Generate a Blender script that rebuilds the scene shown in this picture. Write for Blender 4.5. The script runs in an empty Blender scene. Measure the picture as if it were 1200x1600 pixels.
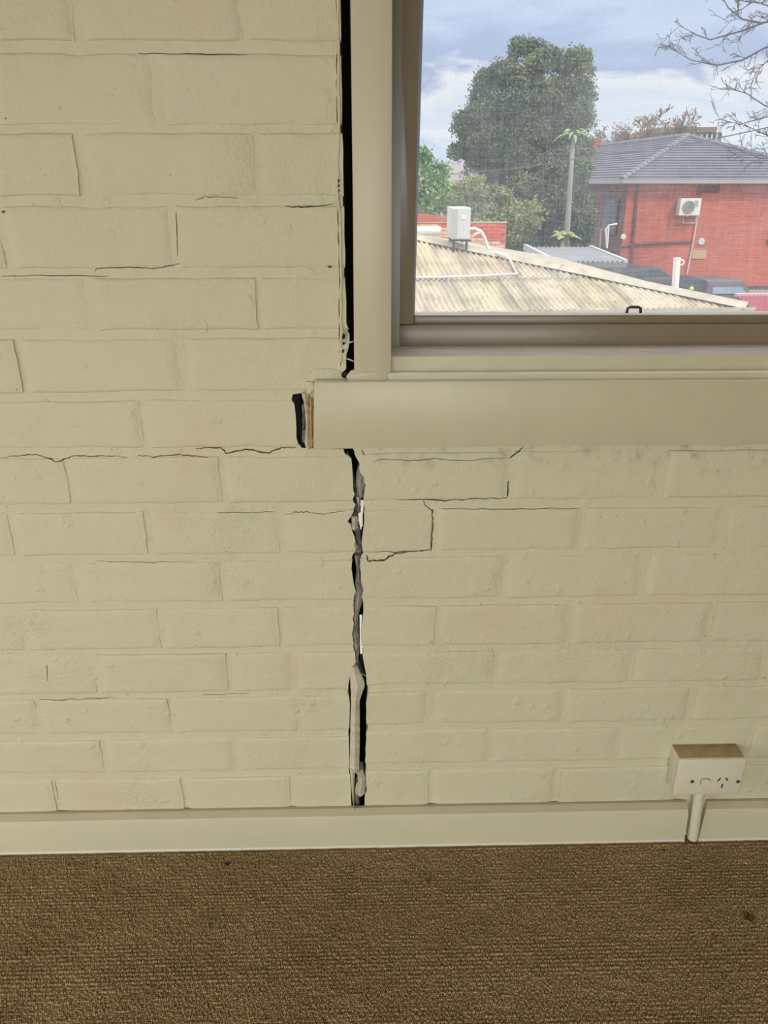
import bpy, bmesh, math, random
import numpy as np
from mathutils import Vector, Euler, Matrix, noise
R = math.radians
S = bpy.context.scene
COL = S.collection
random.seed(7)

# ------------------------------------------------------------------ camera, sky, sun, lights, exposure
CAM = Vector((0.0, -1.08, 1.127)); F = 1200.0
EUL = Euler((R(90 - 23), R(0.0), R(-1.4)), 'XYZ')
cd = bpy.data.cameras.new('camera'); cam = bpy.data.objects.new('camera', cd); COL.objects.link(cam)
cam.location = CAM; cam.rotation_euler = EUL
cd.sensor_fit = 'VERTICAL'; cd.sensor_height = 24.0; cd.lens = F / 1600 * 24.0
cd.clip_start = 0.02; cd.clip_end = 800
S.camera = cam
S.view_settings.view_transform = 'Standard'; S.view_settings.look = 'None'
S.view_settings.exposure = 0.0; S.view_settings.gamma = 1.0
S.view_settings.use_curve_mapping = False

W = bpy.data.worlds.new('sky'); S.world = W; W.use_nodes = True
nt = W.node_tree; nt.nodes.clear()
def N(t, **k):
    n = nt.nodes.new(t)
    for a, b in k.items(): setattr(n, a, b)
    return n
def L(a, b): nt.links.new(a, b)
tc = N('ShaderNodeTexCoord'); sep = N('ShaderNodeSeparateXYZ'); L(tc.outputs['Generated'], sep.inputs[0])
mp = N('ShaderNodeMapping'); mp.inputs['Scale'].default_value = (5, 5, 17); mp.inputs['Location'].default_value = (1.7, 0.3, 0.4)
L(tc.outputs['Generated'], mp.inputs[0])
n1 = N('ShaderNodeTexNoise'); n1.inputs['Scale'].default_value = 1.0; n1.inputs['Detail'].default_value = 8; n1.inputs['Roughness'].default_value = 0.6
n1.inputs['Distortion'].default_value = 0.6
L(mp.outputs[0], n1.inputs['Vector'])
m1 = N('ShaderNodeMath', operation='SUBTRACT'); L(n1.outputs['Fac'], m1.inputs[0]); m1.inputs[1].default_value = 0.5
m2 = N('ShaderNodeMath', operation='MULTIPLY'); L(m1.outputs[0], m2.inputs[0]); m2.inputs[1].default_value = 0.15
m3 = N('ShaderNodeMath', operation='ADD'); L(m2.outputs[0], m3.inputs[0]); L(sep.outputs['Z'], m3.inputs[1])
cr = N('ShaderNodeValToRGB'); L(m3.outputs[0], cr.inputs[0])
el = cr.color_ramp.elements
el[0].position = 0.0; el[0].color = (.62, .76, .93, 1)
el[1].position = 1.0; el[1].color = (1.9, 1.95, 2.0, 1)
for p, c in ((.035, (.66, .80, .95)), (.055, (.93, .96, 1)), (.078, (.76, .86, .98)), (.105, (.95, .97, 1)), (.121, (.46, .57, .80)), (.140, (.50, .61, .84)),
             (.165, (.66, .78, .98)), (.20, (.62, .74, .97)), (.26, (1.0, 1.04, 1.10)), (.42, (1.55, 1.58, 1.62))):
    e = el.new(p); e.color = (*c, 1)
bg = N('ShaderNodeBackground'); bg.inputs['Strength'].default_value = 1.0; L(cr.outputs[0], bg.inputs[0])
wo = N('ShaderNodeOutputWorld'); L(bg.outputs[0], wo.inputs[0])

sl = bpy.data.lights.new('sun', 'SUN'); sl.energy = 2.0; sl.angle = R(12); sl.color = (1, .95, .86)
so = bpy.data.objects.new('sun', sl); COL.objects.link(so); so.rotation_euler = Vector((-.42, .62, -.85)).to_track_quat('-Z', 'Y').to_euler()

def area(name, loc, aim, sx, sy, energy, col):
    l = bpy.data.lights.new(name, 'AREA'); l.shape = 'RECTANGLE'; l.size = sx; l.size_y = sy; l.energy = energy; l.color = col
    o = bpy.data.objects.new(name, l); COL.objects.link(o); o.location = loc
    o.rotation_euler = (Vector(aim) - Vector(loc)).to_track_quat('-Z', 'Z').to_euler(); return o
# added fill lamps at unseen back and left openings, tilted to brighten lower wall
area('door_fill_lamp', (-0.5, -3.56, 0.85), (-0.5, -2.56, -0.85), 2.4, 1.4, 74, (1, .98, .90))
area('side_fill_lamp', (-2.56, -1.6, 0.75), (-1.56, -1.4, -0.45), 1.3, 1.1, 19, (1, .98, .90))

# ------------------------------------------------------------------ helpers
ROT = EUL.to_matrix()
def ray(px, py): return ROT @ Vector(((px - 600) / F, -(py - 800) / F, -1.0))
def at(px, py, Y):
    d = ray(px, py); return CAM + d * ((Y - CAM.y) / d.y)
def atz(px, py, z):
    d = ray(px, py); return CAM + d * ((z - CAM.z) / d.z)
def on_plane(px, py, P, n):
    d = ray(px, py); return CAM + d * ((P - CAM).dot(n) / d.dot(n))

def srgb(r, g, b):
    f = lambda c: (c / 255 / 12.92) if c <= 10 else ((c / 255 + .055) / 1.055) ** 2.4
    return (f(r), f(g), f(b))

def mat(name, col, rough=.6, var=.0, vscale=8, bump=0, bscale=200, bdist=.001, metal=0, col2=None, spec=.5, stretch=None, extra=None):
    m = bpy.data.materials.new(name); m.use_nodes = True; t = m.node_tree; b = t.nodes['Principled BSDF']
    b.inputs['Base Color'].default_value = (*col, 1); b.inputs['Roughness'].default_value = rough; b.inputs['Metallic'].default_value = metal
    b.inputs['Specular IOR Level'].default_value = spec
    g = t.nodes.new('ShaderNodeNewGeometry')
    vec = g.outputs['Position']
    if stretch:
        mm = t.nodes.new('ShaderNodeMapping'); mm.inputs['Scale'].default_value = stretch; t.links.new(vec, mm.inputs[0]); vec = mm.outputs[0]
    if var or col2:
        n = t.nodes.new('ShaderNodeTexNoise'); n.inputs['Scale'].default_value = vscale; n.inputs['Detail'].default_value = 5; n.inputs['Roughness'].default_value = .62
        t.links.new(vec, n.inputs['Vector'])
        r = t.nodes.new('ShaderNodeValToRGB'); t.links.new(n.outputs['Fac'], r.inputs[0])
        r.color_ramp.elements[0].position = .33; r.color_ramp.elements[1].position = .67
        c2 = col2 or tuple(c * (1 - var) for c in col)
        c1 = col if col2 else tuple(min(1, c * (1 + var * .6)) for c in col)
        r.color_ramp.elements[0].color = (*c2, 1); r.color_ramp.elements[1].color = (*c1, 1)
        t.links.new(r.outputs[0], b.inputs['Base Color'])
    if bump:
        n = t.nodes.new('ShaderNodeTexNoise'); n.inputs['Scale'].default_value = bscale; n.inputs['Detail'].default_value = 4
        t.links.new(vec, n.inputs['Vector'])
        bp = t.nodes.new('ShaderNodeBump'); bp.inputs['Strength'].default_value = bump; bp.inputs['Distance'].default_value = bdist
        t.links.new(n.outputs['Fac'], bp.inputs['Height']); t.links.new(bp.outputs[0], b.inputs['Normal'])
    return m

def brick_mat(name, c1, c2, mortar, scale=1.0, axis='x'):
    m = bpy.data.materials.new(name); m.use_nodes = True; t = m.node_tree; b = t.nodes['Principled BSDF']; b.inputs['Roughness'].default_value = .9
    g = t.nodes.new('ShaderNodeNewGeometry'); s = t.nodes.new('ShaderNodeSeparateXYZ'); t.links.new(g.outputs['Position'], s.inputs[0])
    c = t.nodes.new('ShaderNodeCombineXYZ'); t.links.new(s.outputs[0 if axis == 'x' else 1], c.inputs[0]); t.links.new(s.outputs[2], c.inputs[1])
    br = t.nodes.new('ShaderNodeTexBrick'); t.links.new(c.outputs[0], br.inputs['Vector'])
    br.inputs['Color1'].default_value = (*c1, 1); br.inputs['Color2'].default_value = (*c2, 1); br.inputs['Mortar'].default_value = (*mortar, 1)
    br.inputs['Scale'].default_value = scale; br.inputs['Brick Width'].default_value = .25; br.inputs['Row Height'].default_value = .086; br.inputs['Mortar Size'].default_value = .010
    n = t.nodes.new('ShaderNodeTexNoise'); n.inputs['Scale'].default_value = .9; n.inputs['Detail'].default_value = 6; t.links.new(g.outputs['Position'], n.inputs['Vector'])
    mx = t.nodes.new('ShaderNodeMix'); mx.data_type = 'RGBA'; mx.blend_type = 'MULTIPLY'; mx.inputs[0].default_value = .5
    rr = t.nodes.new('ShaderNodeValToRGB'); t.links.new(n.outputs['Fac'], rr.inputs[0]); rr.color_ramp.elements[0].position = .3; rr.color_ramp.elements[1].position = .7
    rr.color_ramp.elements[0].color = (.6, .55, .55, 1)
    t.links.new(br.outputs['Color'], mx.inputs[6]); t.links.new(rr.outputs[0], mx.inputs[7]); t.links.new(mx.outputs[2], b.inputs['Base Color'])
    return m

class MB:
    def __init__(s): s.v = []; s.f = []; s.m = []
    def add(s, vs, fs, mi=0):
        o = len(s.v); s.v += [tuple(v) for v in vs]; s.f += [tuple(i + o for i in f) for f in fs]; s.m += [mi] * len(fs)
    def hexa(s, p, mi=0):   # 8 points: 4 bottom ring, 4 top ring
        s.add(p, [(3, 2, 1, 0), (4, 5, 6, 7), (0, 1, 5, 4), (1, 2, 6, 5), (2, 3, 7, 6), (3, 0, 4, 7)], mi)
    def box(s, a, b, mi=0):
        x0, y0, z0 = a; x1, y1, z1 = b
        s.hexa([(x0, y0, z0), (x1, y0, z0), (x1, y1, z0), (x0, y1, z0), (x0, y0, z1), (x1, y0, z1), (x1, y1, z1), (x0, y1, z1)], mi)
    def bbox(s, a, b, w, seg=2, M=None, mi=0):   # bevelled box
        bm = bmesh.new(); bmesh.ops.create_cube(bm, size=1)
        for v in bm.verts: v.co = Vector([(a[i] + b[i]) / 2 + v.co[i] * (b[i] - a[i]) for i in range(3)])
        bmesh.ops.bevel(bm, geom=bm.edges[:], offset=w, segments=seg, affect='EDGES', profile=.5)
        if M: bm.transform(M)
        bm.verts.index_update()
        s.add([v.co[:] for v in bm.verts], [[v.index for v in f.verts] for f in bm.faces], mi); bm.free()
    def tube(s, pts, r, n=8, mi=0, cap=True):
        pts = [Vector(p) for p in pts]; rs = r if isinstance(r, (list, tuple)) else [r] * len(pts)
        o = len(s.v); up = None
        for i, p in enumerate(pts):
            d = (pts[min(i + 1, len(pts) - 1)] - pts[max(i - 1, 0)]).normalized()
            if up is None: up = Vector((0, 0, 1)) if abs(d.z) < .9 else Vector((1, 0, 0))
            a = d.cross(up).normalized(); up = a.cross(d).normalized()
            for k in range(n):
                t = 2 * math.pi * k / n; s.v.append(tuple(p + (a * math.cos(t) + up * math.sin(t)) * rs[i]))
        for i in range(len(pts) - 1):
            for k in range(n):
                s.f.append((o + i * n + k, o + i * n + (k + 1) % n, o + (i + 1) * n + (k + 1) % n, o + (i + 1) * n + k)); s.m.append(mi)
        if cap:
            s.f.append(tuple(o + k for k in reversed(range(n)))); s.m.append(mi)
            e = o + (len(pts) - 1) * n; s.f.append(tuple(e + k for k in range(n))); s.m.append(mi)
    def prism(s, poly, d0, d1, mi=0):   # poly: list of Vectors in a plane, extruded by vectors d0..d1
        n = len(poly); a = [Vector(p) + d0 for p in poly]; b = [Vector(p) + d1 for p in poly]
        s.add(a + b, [tuple(reversed(range(n))), tuple(range(n, 2 * n))] + [(i, (i + 1) % n, n + (i + 1) % n, n + i) for i in range(n)], mi)
    def mesh(s, name, mats, smooth=False, fix=True):
        me = bpy.data.meshes.new(name); me.from_pydata(s.v, [], s.f)
        for m in (mats if isinstance(mats, (list, tuple)) else [mats]): me.materials.append(m)
        me.polygons.foreach_set('material_index', s.m)
        if fix:
            bm = bmesh.new(); bm.from_mesh(me); bmesh.ops.recalc_face_normals(bm, faces=bm.faces); bm.to_mesh(me); bm.free()
        if smooth: me.polygons.foreach_set('use_smooth', [True] * len(me.polygons))
        me.update(); return me
    def build(s, name, mats, parent=None, smooth=False, fix=True, base=None):
        me = s.mesh(name, mats, smooth, fix)
        o = bpy.data.objects.new(name, me); COL.objects.link(o)
        if base is not None:
            me.transform(Matrix.Translation(-Vector(base))); o.location = base
        if parent is not None:
            o.parent = parent
            if base is None: o.matrix_parent_inverse = parent.matrix_basis.inverted()
        return o
def sharp_smooth(o, ang=35):
    me = o.data; me.polygons.foreach_set('use_smooth', [True] * len(me.polygons))
    try: me.set_sharp_from_angle(angle=R(ang))
    except Exception: pass
    return o
def tag(o, label=None, cat=None, group=None, kind=None):
    if label: o['label'] = label
    if cat: o['category'] = cat
    if group: o['group'] = group
    if kind: o['kind'] = kind
    return o
def thing(name, loc, label, cat, group=None):
    o = bpy.data.objects.new(name, None); COL.objects.link(o); o.location = loc; o.empty_display_size = .1
    return tag(o, label, cat, group)
def structure(name, loc=(0, 0, 0), label=None):
    o = bpy.data.objects.new(name, None); COL.objects.link(o); o.location = loc; o.empty_display_size = .1
    return tag(o, label, None, None, 'structure')
def nz(x, y, z, s, k=0): return noise.noise(Vector((x * s + k, y * s + 3.1 * k, z * s - k)))

# ------------------------------------------------------------------ materials
def wall_paint(name):
    m = bpy.data.materials.new(name); m.use_nodes = True; t = m.node_tree; b = t.nodes['Principled BSDF']
    b.inputs['Roughness'].default_value = .55; b.inputs['Specular IOR Level'].default_value = .35
    g = t.nodes.new('ShaderNodeNewGeometry'); P = g.outputs['Position']
    def nn(scale, det=4, rough=.55, vec=P):
        n = t.nodes.new('ShaderNodeTexNoise'); n.inputs['Scale'].default_value = scale; n.inputs['Detail'].default_value = det; n.inputs['Roughness'].default_value = rough
        t.links.new(vec, n.inputs['Vector']); return n.outputs['Fac']
    def ramp(src, p0, p1, c0, c1):
        r = t.nodes.new('ShaderNodeValToRGB'); t.links.new(src, r.inputs[0]); r.color_ramp.elements[0].position = p0; r.color_ramp.elements[1].position = p1
        r.color_ramp.elements[0].color = (*c0, 1); r.color_ramp.elements[1].color = (*c1, 1); return r.outputs[0]
    def mix(f, a, bb, mode='MIX'):
        x = t.nodes.new('ShaderNodeMix'); x.data_type = 'RGBA'; x.blend_type = mode
        if isinstance(f, float): x.inputs[0].default_value = f
        else: t.links.new(f, x.inputs[0])
        t.links.new(a, x.inputs[6]); t.links.new(bb, x.inputs[7]); return x.outputs[2]
    base = ramp(nn(3.2, 4), .35, .65, (.655, .615, .455), (.635, .607, .440))       # slow yellow / green drift of the old paint
    pink = ramp(nn(5.5, 2), .56, .72, (1, 1, 1), (1.0, .93, .92))
    c = mix(1.0, base, pink, 'MULTIPLY')
    spots = ramp(nn(95, 2, .5), .72, .76, (1, 1, 1), (.80, .72, .60))                # small stains
    c = mix(1.0, c, spots, 'MULTIPLY')
    # water marks in the course under the window apron
    s = t.nodes.new('ShaderNodeSeparateXYZ'); t.links.new(P, s.inputs[0])
    mr = t.nodes.new('ShaderNodeMapRange'); t.links.new(s.outputs[2], mr.inputs[0])
    zt = at(800, 700, 0).z; mr.inputs[1].default_value = zt - .055; mr.inputs[2].default_value = zt; mr.inputs[3].default_value = 0; mr.inputs[4].default_value = 1
    mx = t.nodes.new('ShaderNodeMapRange'); t.links.new(s.outputs[0], mx.inputs[0]); mx.inputs[1].default_value = -.03; mx.inputs[2].default_value = .03
    mm = t.nodes.new('ShaderNodeMath'); mm.operation = 'MULTIPLY'; t.links.new(mr.outputs[0], mm.inputs[0]); t.links.new(mx.outputs[0], mm.inputs[1])
    dn = t.nodes.new('ShaderNodeMapRange'); t.links.new(nn(38, 4, .6), dn.inputs[0]); dn.inputs[1].default_value = .52; dn.inputs[2].default_value = .68
    m4 = t.nodes.new('ShaderNodeMath'); m4.operation = 'MULTIPLY'; t.links.new(mm.outputs[0], m4.inputs[0]); t.links.new(dn.outputs[0], m4.inputs[1])
    rgb = t.nodes.new('ShaderNodeRGB'); rgb.outputs[0].default_value = (.30, .24, .17, 1)
    m5 = t.nodes.new('ShaderNodeMath'); m5.operation = 'MULTIPLY'; t.links.new(m4.outputs[0], m5.inputs[0]); m5.inputs[1].default_value = .55
    c = mix(m5.outputs[0], c, rgb.outputs[0])
    t.links.new(c, b.inputs['Base Color'])
    # relief: orange peel, brush drag, blisters
    h = t.nodes.new('ShaderNodeMath'); h.operation = 'MULTIPLY_ADD'
    t.links.new(nn(260, 3), h.inputs[0]); h.inputs[1].default_value = .35; t.links.new(nn(60, 4, .6), h.inputs[2])
    v = t.nodes.new('ShaderNodeTexVoronoi'); v.inputs['Scale'].default_value = 34; v.inputs['Randomness'].default_value = 1
    wv = t.nodes.new('ShaderNodeVectorMath'); wv.operation = 'ADD'; t.links.new(P, wv.inputs[0])
    nv = t.nodes.new('ShaderNodeTexNoise'); nv.inputs['Scale'].default_value = 60; t.links.new(P, nv.inputs['Vector'])
    sc = t.nodes.new('ShaderNodeVectorMath'); sc.operation = 'SCALE'; sc.inputs['Scale'].default_value = .02; t.links.new(nv.outputs['Color'], sc.inputs[0]); t.links.new(sc.outputs[0], wv.inputs[1])
    t.links.new(wv.outputs[0], v.inputs['Vector'])
    bl = t.nodes.new('ShaderNodeMapRange'); t.links.new(v.outputs['Distance'], bl.inputs[0]); bl.inputs[1].default_value = .12; bl.inputs[2].default_value = .28; bl.inputs[3].default_value = 1; bl.inputs[4].default_value = 0
    sp = t.nodes.new('ShaderNodeSeparateXYZ'); t.links.new(v.outputs['Color'], sp.inputs[0])
    gt = t.nodes.new('ShaderNodeMath'); gt.operation = 'GREATER_THAN'; t.links.new(sp.outputs[0], gt.inputs[0]); gt.inputs[1].default_value = .72
    bm_ = t.nodes.new('ShaderNodeMath'); bm_.operation = 'MULTIPLY'; t.links.new(bl.outputs[0], bm_.inputs[0]); t.links.new(gt.outputs[0], bm_.inputs[1])
    ad = t.nodes.new('ShaderNodeMath'); ad.operation = 'MULTIPLY_ADD'; t.links.new(bm_.outputs[0], ad.inputs[0]); ad.inputs[1].default_value = .6; t.links.new(h.outputs[0], ad.inputs[2])
    mk = t.nodes.new('ShaderNodeMapRange'); t.links.new(nn(6.5, 2), mk.inputs[0]); mk.inputs[1].default_value = .54; mk.inputs[2].default_value = .66
    rg = t.nodes.new('ShaderNodeMath'); rg.operation = 'MULTIPLY'; t.links.new(mk.outputs[0], rg.inputs[0]); t.links.new(nn(130, 3, .65), rg.inputs[1])
    a2 = t.nodes.new('ShaderNodeMath'); a2.operation = 'MULTIPLY_ADD'; t.links.new(rg.outputs[0], a2.inputs[0]); a2.inputs[1].default_value = 1.3; t.links.new(ad.outputs[0], a2.inputs[2]); ad = a2
    bp = t.nodes.new('ShaderNodeBump'); bp.inputs['Strength'].default_value = .85; bp.inputs['Distance'].default_value = .0022
    t.links.new(ad.outputs[0], bp.inputs['Height']); t.links.new(bp.outputs[0], b.inputs['Normal'])
    return m
M = {}
M['wall'] = wall_paint('cream wall paint')
M['grey'] = mat('bare grey mortar', srgb(176, 172, 164), .95, .4, 60, .8, 240, .002)
M['flap'] = mat('loose grey-white paint skin', srgb(205, 198, 180), .6, .1, 40, .3, 120)
M['trim'] = mat('cream gloss trim paint', (.585, .545, .395), .38, .05, 14, .25, 90, .0005, stretch=(1, 1, 1))
M['trimv'] = mat('cream brushed architrave paint', (.585, .535, .395), .38, .06, 30, .35, 110, .0006, stretch=(1, 1, .06))
M['sash'] = mat('taupe gloss window paint', srgb(136, 122, 104), .3, .05, 20, .15, 90, .0005)
M['sillt'] = mat('worn sill paint with painted highlight', (.88, .83, .76), .22, .12, 34, .4, 60, .001, stretch=(.35, 1, 1))  # near-white stands in for light caught on sill and apron tops
M['skirt'] = mat('cream skirting paint', (.625, .59, .44), .4, .05, 10, .25, 120, .0006, stretch=(.4, 1, 1))
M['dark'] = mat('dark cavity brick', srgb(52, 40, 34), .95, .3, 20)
M['stain'] = mat('orange glue stain', srgb(196, 140, 60), .7, .3, 160, col2=srgb(214, 196, 150))
M['caulk'] = mat('old brownish filler', srgb(196, 176, 140), .6, .15, 45, .6, 90, .002)
M['spot'] = mat('brown paint chip', srgb(96, 82, 58), .8)
M['skdust'] = mat('dusty skirting top', (.46, .40, .28), .7, .06, 12)
M['white0'] = mat('clean white line with painted highlight', (.70, .68, .60), .4)  # skirting foot whitened in colour to read as a lit edge
M['plastic'] = mat('aged cream plastic', (.71, .67, .54), .35, .04, 12)
M['dusty'] = mat('dusty box top', srgb(170, 152, 120), .85, .18, 60)
M['slot'] = mat('dark slot and hole shade', srgb(14, 12, 10), .8)  # near-black painted in place of shade inside slots and pin holes
M['screw'] = mat('tarnished screw', srgb(120, 104, 78), .5, metal=.6)
M['black'] = mat('black catch metal', srgb(50, 52, 52), .4)
M['ceil'] = mat('white ceiling paint', (.78, .76, .70), .8)
M['room'] = mat('cream room paint', (.62, .57, .40), .7)

# ------------------------------------------------------------------ room shell
def slab(name, a, b, m):
    k = MB(); k.box(a, b); return tag(k.build(name, m), None, None, None, 'structure')
XL, XR, YB, H = -2.5, 2.3, -3.5, 2.5
slab('ceiling', (XL - .2, YB - .1, H), (XR + .1, .34, H + .12), M['ceil'])
slab('wall_right', (XR, YB - .1, 0), (XR + .1, .0, H), M['room'])
k = MB()                                               # left wall with an unseen opening for the added side lamp
k.box((XL - .2, YB - .1, 0), (XL, -2.3, H)); k.box((XL - .2, -.9, 0), (XL, 0, H)); k.box((XL - .2, -2.3, 0), (XL, -.9, .15)); k.box((XL - .2, -2.3, 1.4), (XL, -.9, H))
tag(k.build('wall_left', M['room']), kind='structure')
k = MB()                                               # back wall with an unseen opening for the added lamp
k.box((XL, YB - .1, 0), (-1.75, YB, H)); k.box((.75, YB - .1, 0), (XR, YB, H)); k.box((-1.75, YB - .1, 2.05), (.75, YB, H))
tag(k.build('wall_back', M['room']), kind='structure')

# ------------------------------------------------------------------ front wall: painted brick, split by the crack
def poly_z(pts):           # pixel polyline on the wall face -> (z, x) samples, z descending made ascending
    q = [at(x, y, 0.0) for x, y in pts]; q = sorted(((p.z, p.x) for p in q)); return q
LB = poly_z([(531, -260), (531, -150), (531, -60), (532, 0), (533, 60), (533, 100), (534.5, 150), (534, 200), (536, 250), (536.5, 290), (538, 330), (538, 370), (539.5, 400), (539, 440), (541, 470),
             (541, 505), (545, 515), (545.5, 530), (543, 545), (540.5, 560), (541, 575), (536, 580), (534, 590), (531, 598), (481, 600), (479, 614), (459, 617), (456, 626), (460, 633), (462, 650), (463, 668), (463, 684), (466, 694),
             (473, 701), (538, 703), (540, 709), (549, 718), (550, 729), (551, 742), (551.5, 755), (552, 766), (554, 772), (551, 781), (557, 790), (551, 802), (547.5, 809), (543, 815), (548, 819), (550, 829), (554, 839), (556, 849), (552, 855),
             (556, 863), (552, 869), (550, 879), (549, 888), (551, 901), (552, 908), (553, 914), (556, 924), (553, 931), (554, 942), (552.5, 951), (553, 959), (551, 967), (553, 975), (550, 990), (553, 1010), (555, 1022), (556, 1034),
             (548, 1046), (545.5, 1060), (544, 1072), (545, 1086), (546.5, 1100), (546, 1130), (545, 1160), (546, 1200), (548, 1230), (549, 1262), (549, 1300)])
RB = poly_z([(548, 660), (550, 702), (557, 716), (562, 724), (561, 731), (563, 738), (569, 747), (568, 752), (571, 757), (569, 770), (567, 785), (569, 802), (569, 817), (566, 839), (565, 849), (567, 864), (563, 869), (562.5, 884), (564, 896), (564, 909),
             (568, 924), (565, 933), (566, 943), (568, 952), (567, 963), (565, 978), (564, 1000), (566, 1018), (568, 1034), (572, 1054), (573, 1072), (574, 1084), (572, 1097), (572.5, 1110), (572, 1124), (573.6, 1138), (572, 1148),
             (572.4, 1156), (571, 1170), (571.5, 1180), (570.5, 1190), (571, 1206), (573, 1234), (570, 1244), (569.6, 1260), (570, 1300)])
def interp(P):
    zs = [a for a, b in P]; xs = [b for a, b in P]
    def f(z): return float(np.interp(z, zs, xs))
    return f, zs
lb, lbz = interp(LB); rb, rbz = interp(RB)
def wob(x, z, k): return (nz(x, 0, z, 26, 1.3) * .0024 + nz(x, 0, z, 90, 5) * .0005, nz(x, 9, z, 22, 2.2) * .0022 + nz(x, 4, z, 95, 5) * .0005)
def edge_steps(a, b, n, ea=True, eb=True, e=(.0, .0015, .0035, .0065, .011)):
    w = b - a; c = [a + d for d in e] if ea else [a]; d_ = [b - d for d in reversed(e)] if eb else [b]
    mid = [c[-1] + (d_[0] - c[-1]) * i / n for i in range(1, n)]
    return c + mid + d_
def solid(name, xl, xr, z0, z1, y0, yb, zex, bev, seed, crackl, crackr, parent, mats, nu=9, nv=3, wobble=True, inset=0):
    """closed block with a relieved front face; xl, xr are functions of z; crack sides are left sharp and bare"""
    zs = edge_steps(z0, z1, nv); zs = sorted(zs + [z for z in zex if z0 + .0005 < z < z1 - .0005])
    us = edge_steps(0, 1, nu, True, True, e=(0, .008, .016, .03, .05))
    hk = random.choice((.35, .5, .6, .8, .95)); tilt = (random.uniform(-1, 1) * .0009, random.uniform(-1, 1) * .0009)
    nvv, nuu = len(zs), len(us); V = []; Fc = []; mi = []
    for z in zs:
        a, b = xl(z), xr(z)
        for u in us:
            x = a + (b - a) * u
            du = 1 if (crackl and u < .5) or (crackr and u >= .5) else min(x - a, b - x)
            dz_ = min(z - z0, z1 - z)
            ea = max(0, min(1, dz_ / .0075)); ea = math.sqrt(1 - (1 - ea) ** 2)
            eb = max(0, min(1, du / .012)); eb = eb * eb * (3 - 2 * eb)
            y = y0 + max(bev * (1 - ea), bev * hk * (1 - eb)) + tilt[0] * (u - .5) * 2 + tilt[1] * ((z - z0) / (z1 - z0) - .5) * 2
            y += nz(x, seed, z, 14, seed) * .0010 + nz(x, 1, z, 45, seed) * .0007 + nz(x, 2, z, 110, seed) * .0004
            wx, wz = wob(x, z, seed) if wobble else (0, 0)
            if (crackl and u == 0) or (crackr and u == 1): wx = 0
            V.append((x + wx, y, z + wz))
    n = len(V); V += [(v[0], yb, v[2]) for v in V]
    I = lambda j, i: j * nuu + i
    for j in range(nvv - 1):
        for i in range(nuu - 1):
            Fc.append((I(j, i), I(j, i + 1), I(j + 1, i + 1), I(j + 1, i))); mi.append(0)
            Fc.append((n + I(j, i), n + I(j + 1, i), n + I(j + 1, i + 1), n + I(j, i + 1))); mi.append(0)
        Fc.append((I(j, 0), I(j + 1, 0), n + I(j + 1, 0), n + I(j, 0))); mi.append(1 if crackl else 0)
        Fc.append((I(j, nuu - 1), n + I(j, nuu - 1), n + I(j + 1, nuu - 1), I(j + 1, nuu - 1))); mi.append(1 if crackr else 0)
    for i in range(nuu - 1):
        Fc.append((I(0, i), n + I(0, i), n + I(0, i + 1), I(0, i + 1))); mi.append(0)
        Fc.append((I(nvv - 1, i), I(nvv - 1, i + 1), n + I(nvv - 1, i + 1), n + I(nvv - 1, i))); mi.append(0)
    k = MB(); k.v = V; k.f = Fc; k.m = mi
    o = k.build(name, mats, parent, fix=False)
    me = o.data; me.polygons.foreach_set('use_smooth', [m == 0 for m in mi])
    try: me.set_sharp_from_angle(angle=R(50))
    except Exception: pass
    return o
M['cheek'] = mat('broken brick cheek darkened as shade', srgb(74, 66, 60), .95, .3, 60)  # gap sides coloured darker than the mortar, as painted shade
WM = [M['wall'], M['cheek']]
wall = structure('wall_front', label='cream painted brick wall split by a jagged crack beside the window')
ZTOP = at(300, -420, 0).z
ZS = at(600, 660, 0).z                                  # top of the brickwork behind the apron
j1 = lambda z: nz(0, 7, z, 130, 3) * .0009
# the mortar body, both sides of the crack
mort = [solid('mortar_bed', lambda z: XL, lambda z: lb(z) - .0015, -.02, ZTOP, .0021, .11, lbz, 0, 3, False, True, wall, WM, nu=60, nv=60, wobble=False),
        solid('mortar_bed', lambda z: rb(z) + .0015, lambda z: XR, -.02, ZS, .0021, .11, rbz, 0, 5, True, False, wall, WM, nu=60, nv=40, wobble=False)]
k = MB(); k.box((XL, 0.002, ZTOP), (at(531, -300, 0).x, .11, H)); k.build('upper_wall', M['wall'], wall)
# rows: (top pixel, bottom pixel, head joint pixels)
rowsL = [(-190, -78, [150, 415]), (-55, 63, [-150, 115, 380]), (84, 195, [-20, 248]), (208, 306, [-140, 124, 402]), (322, 419, [5, 274]), (435, 516, [-118, 144, 406]),
         (530, 612, [32, 287]), (626, 700, [-28, 225]), (715, 787, [-128, 109, 348]), (800, 867, [20, 232, 439]), (879, 941, [-98, 120, 348]),
         (952, 1014, [36, 252, 440]), (1023, 1083, [-55, 150, 359, 461]), (1092, 1146, [60, 268, 466]), (1156, 1207, [-38, 162, 369]), (1217, 1285, [90, 290, 457])]
rowsR = [(706, 780, [797, 1036]), (795, 860, [678, 909, 1130]), (869, 934, [787, 1007]), (945, 1007, [683, 890, 1109]), (1017, 1068, [773, 987, 1195]),
         (1078, 1129, [671, 880, 1081]), (1139, 1190, [766, 964, 1170]), (1201, 1275, [672, 870, 1060])]
bricks = []
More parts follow.
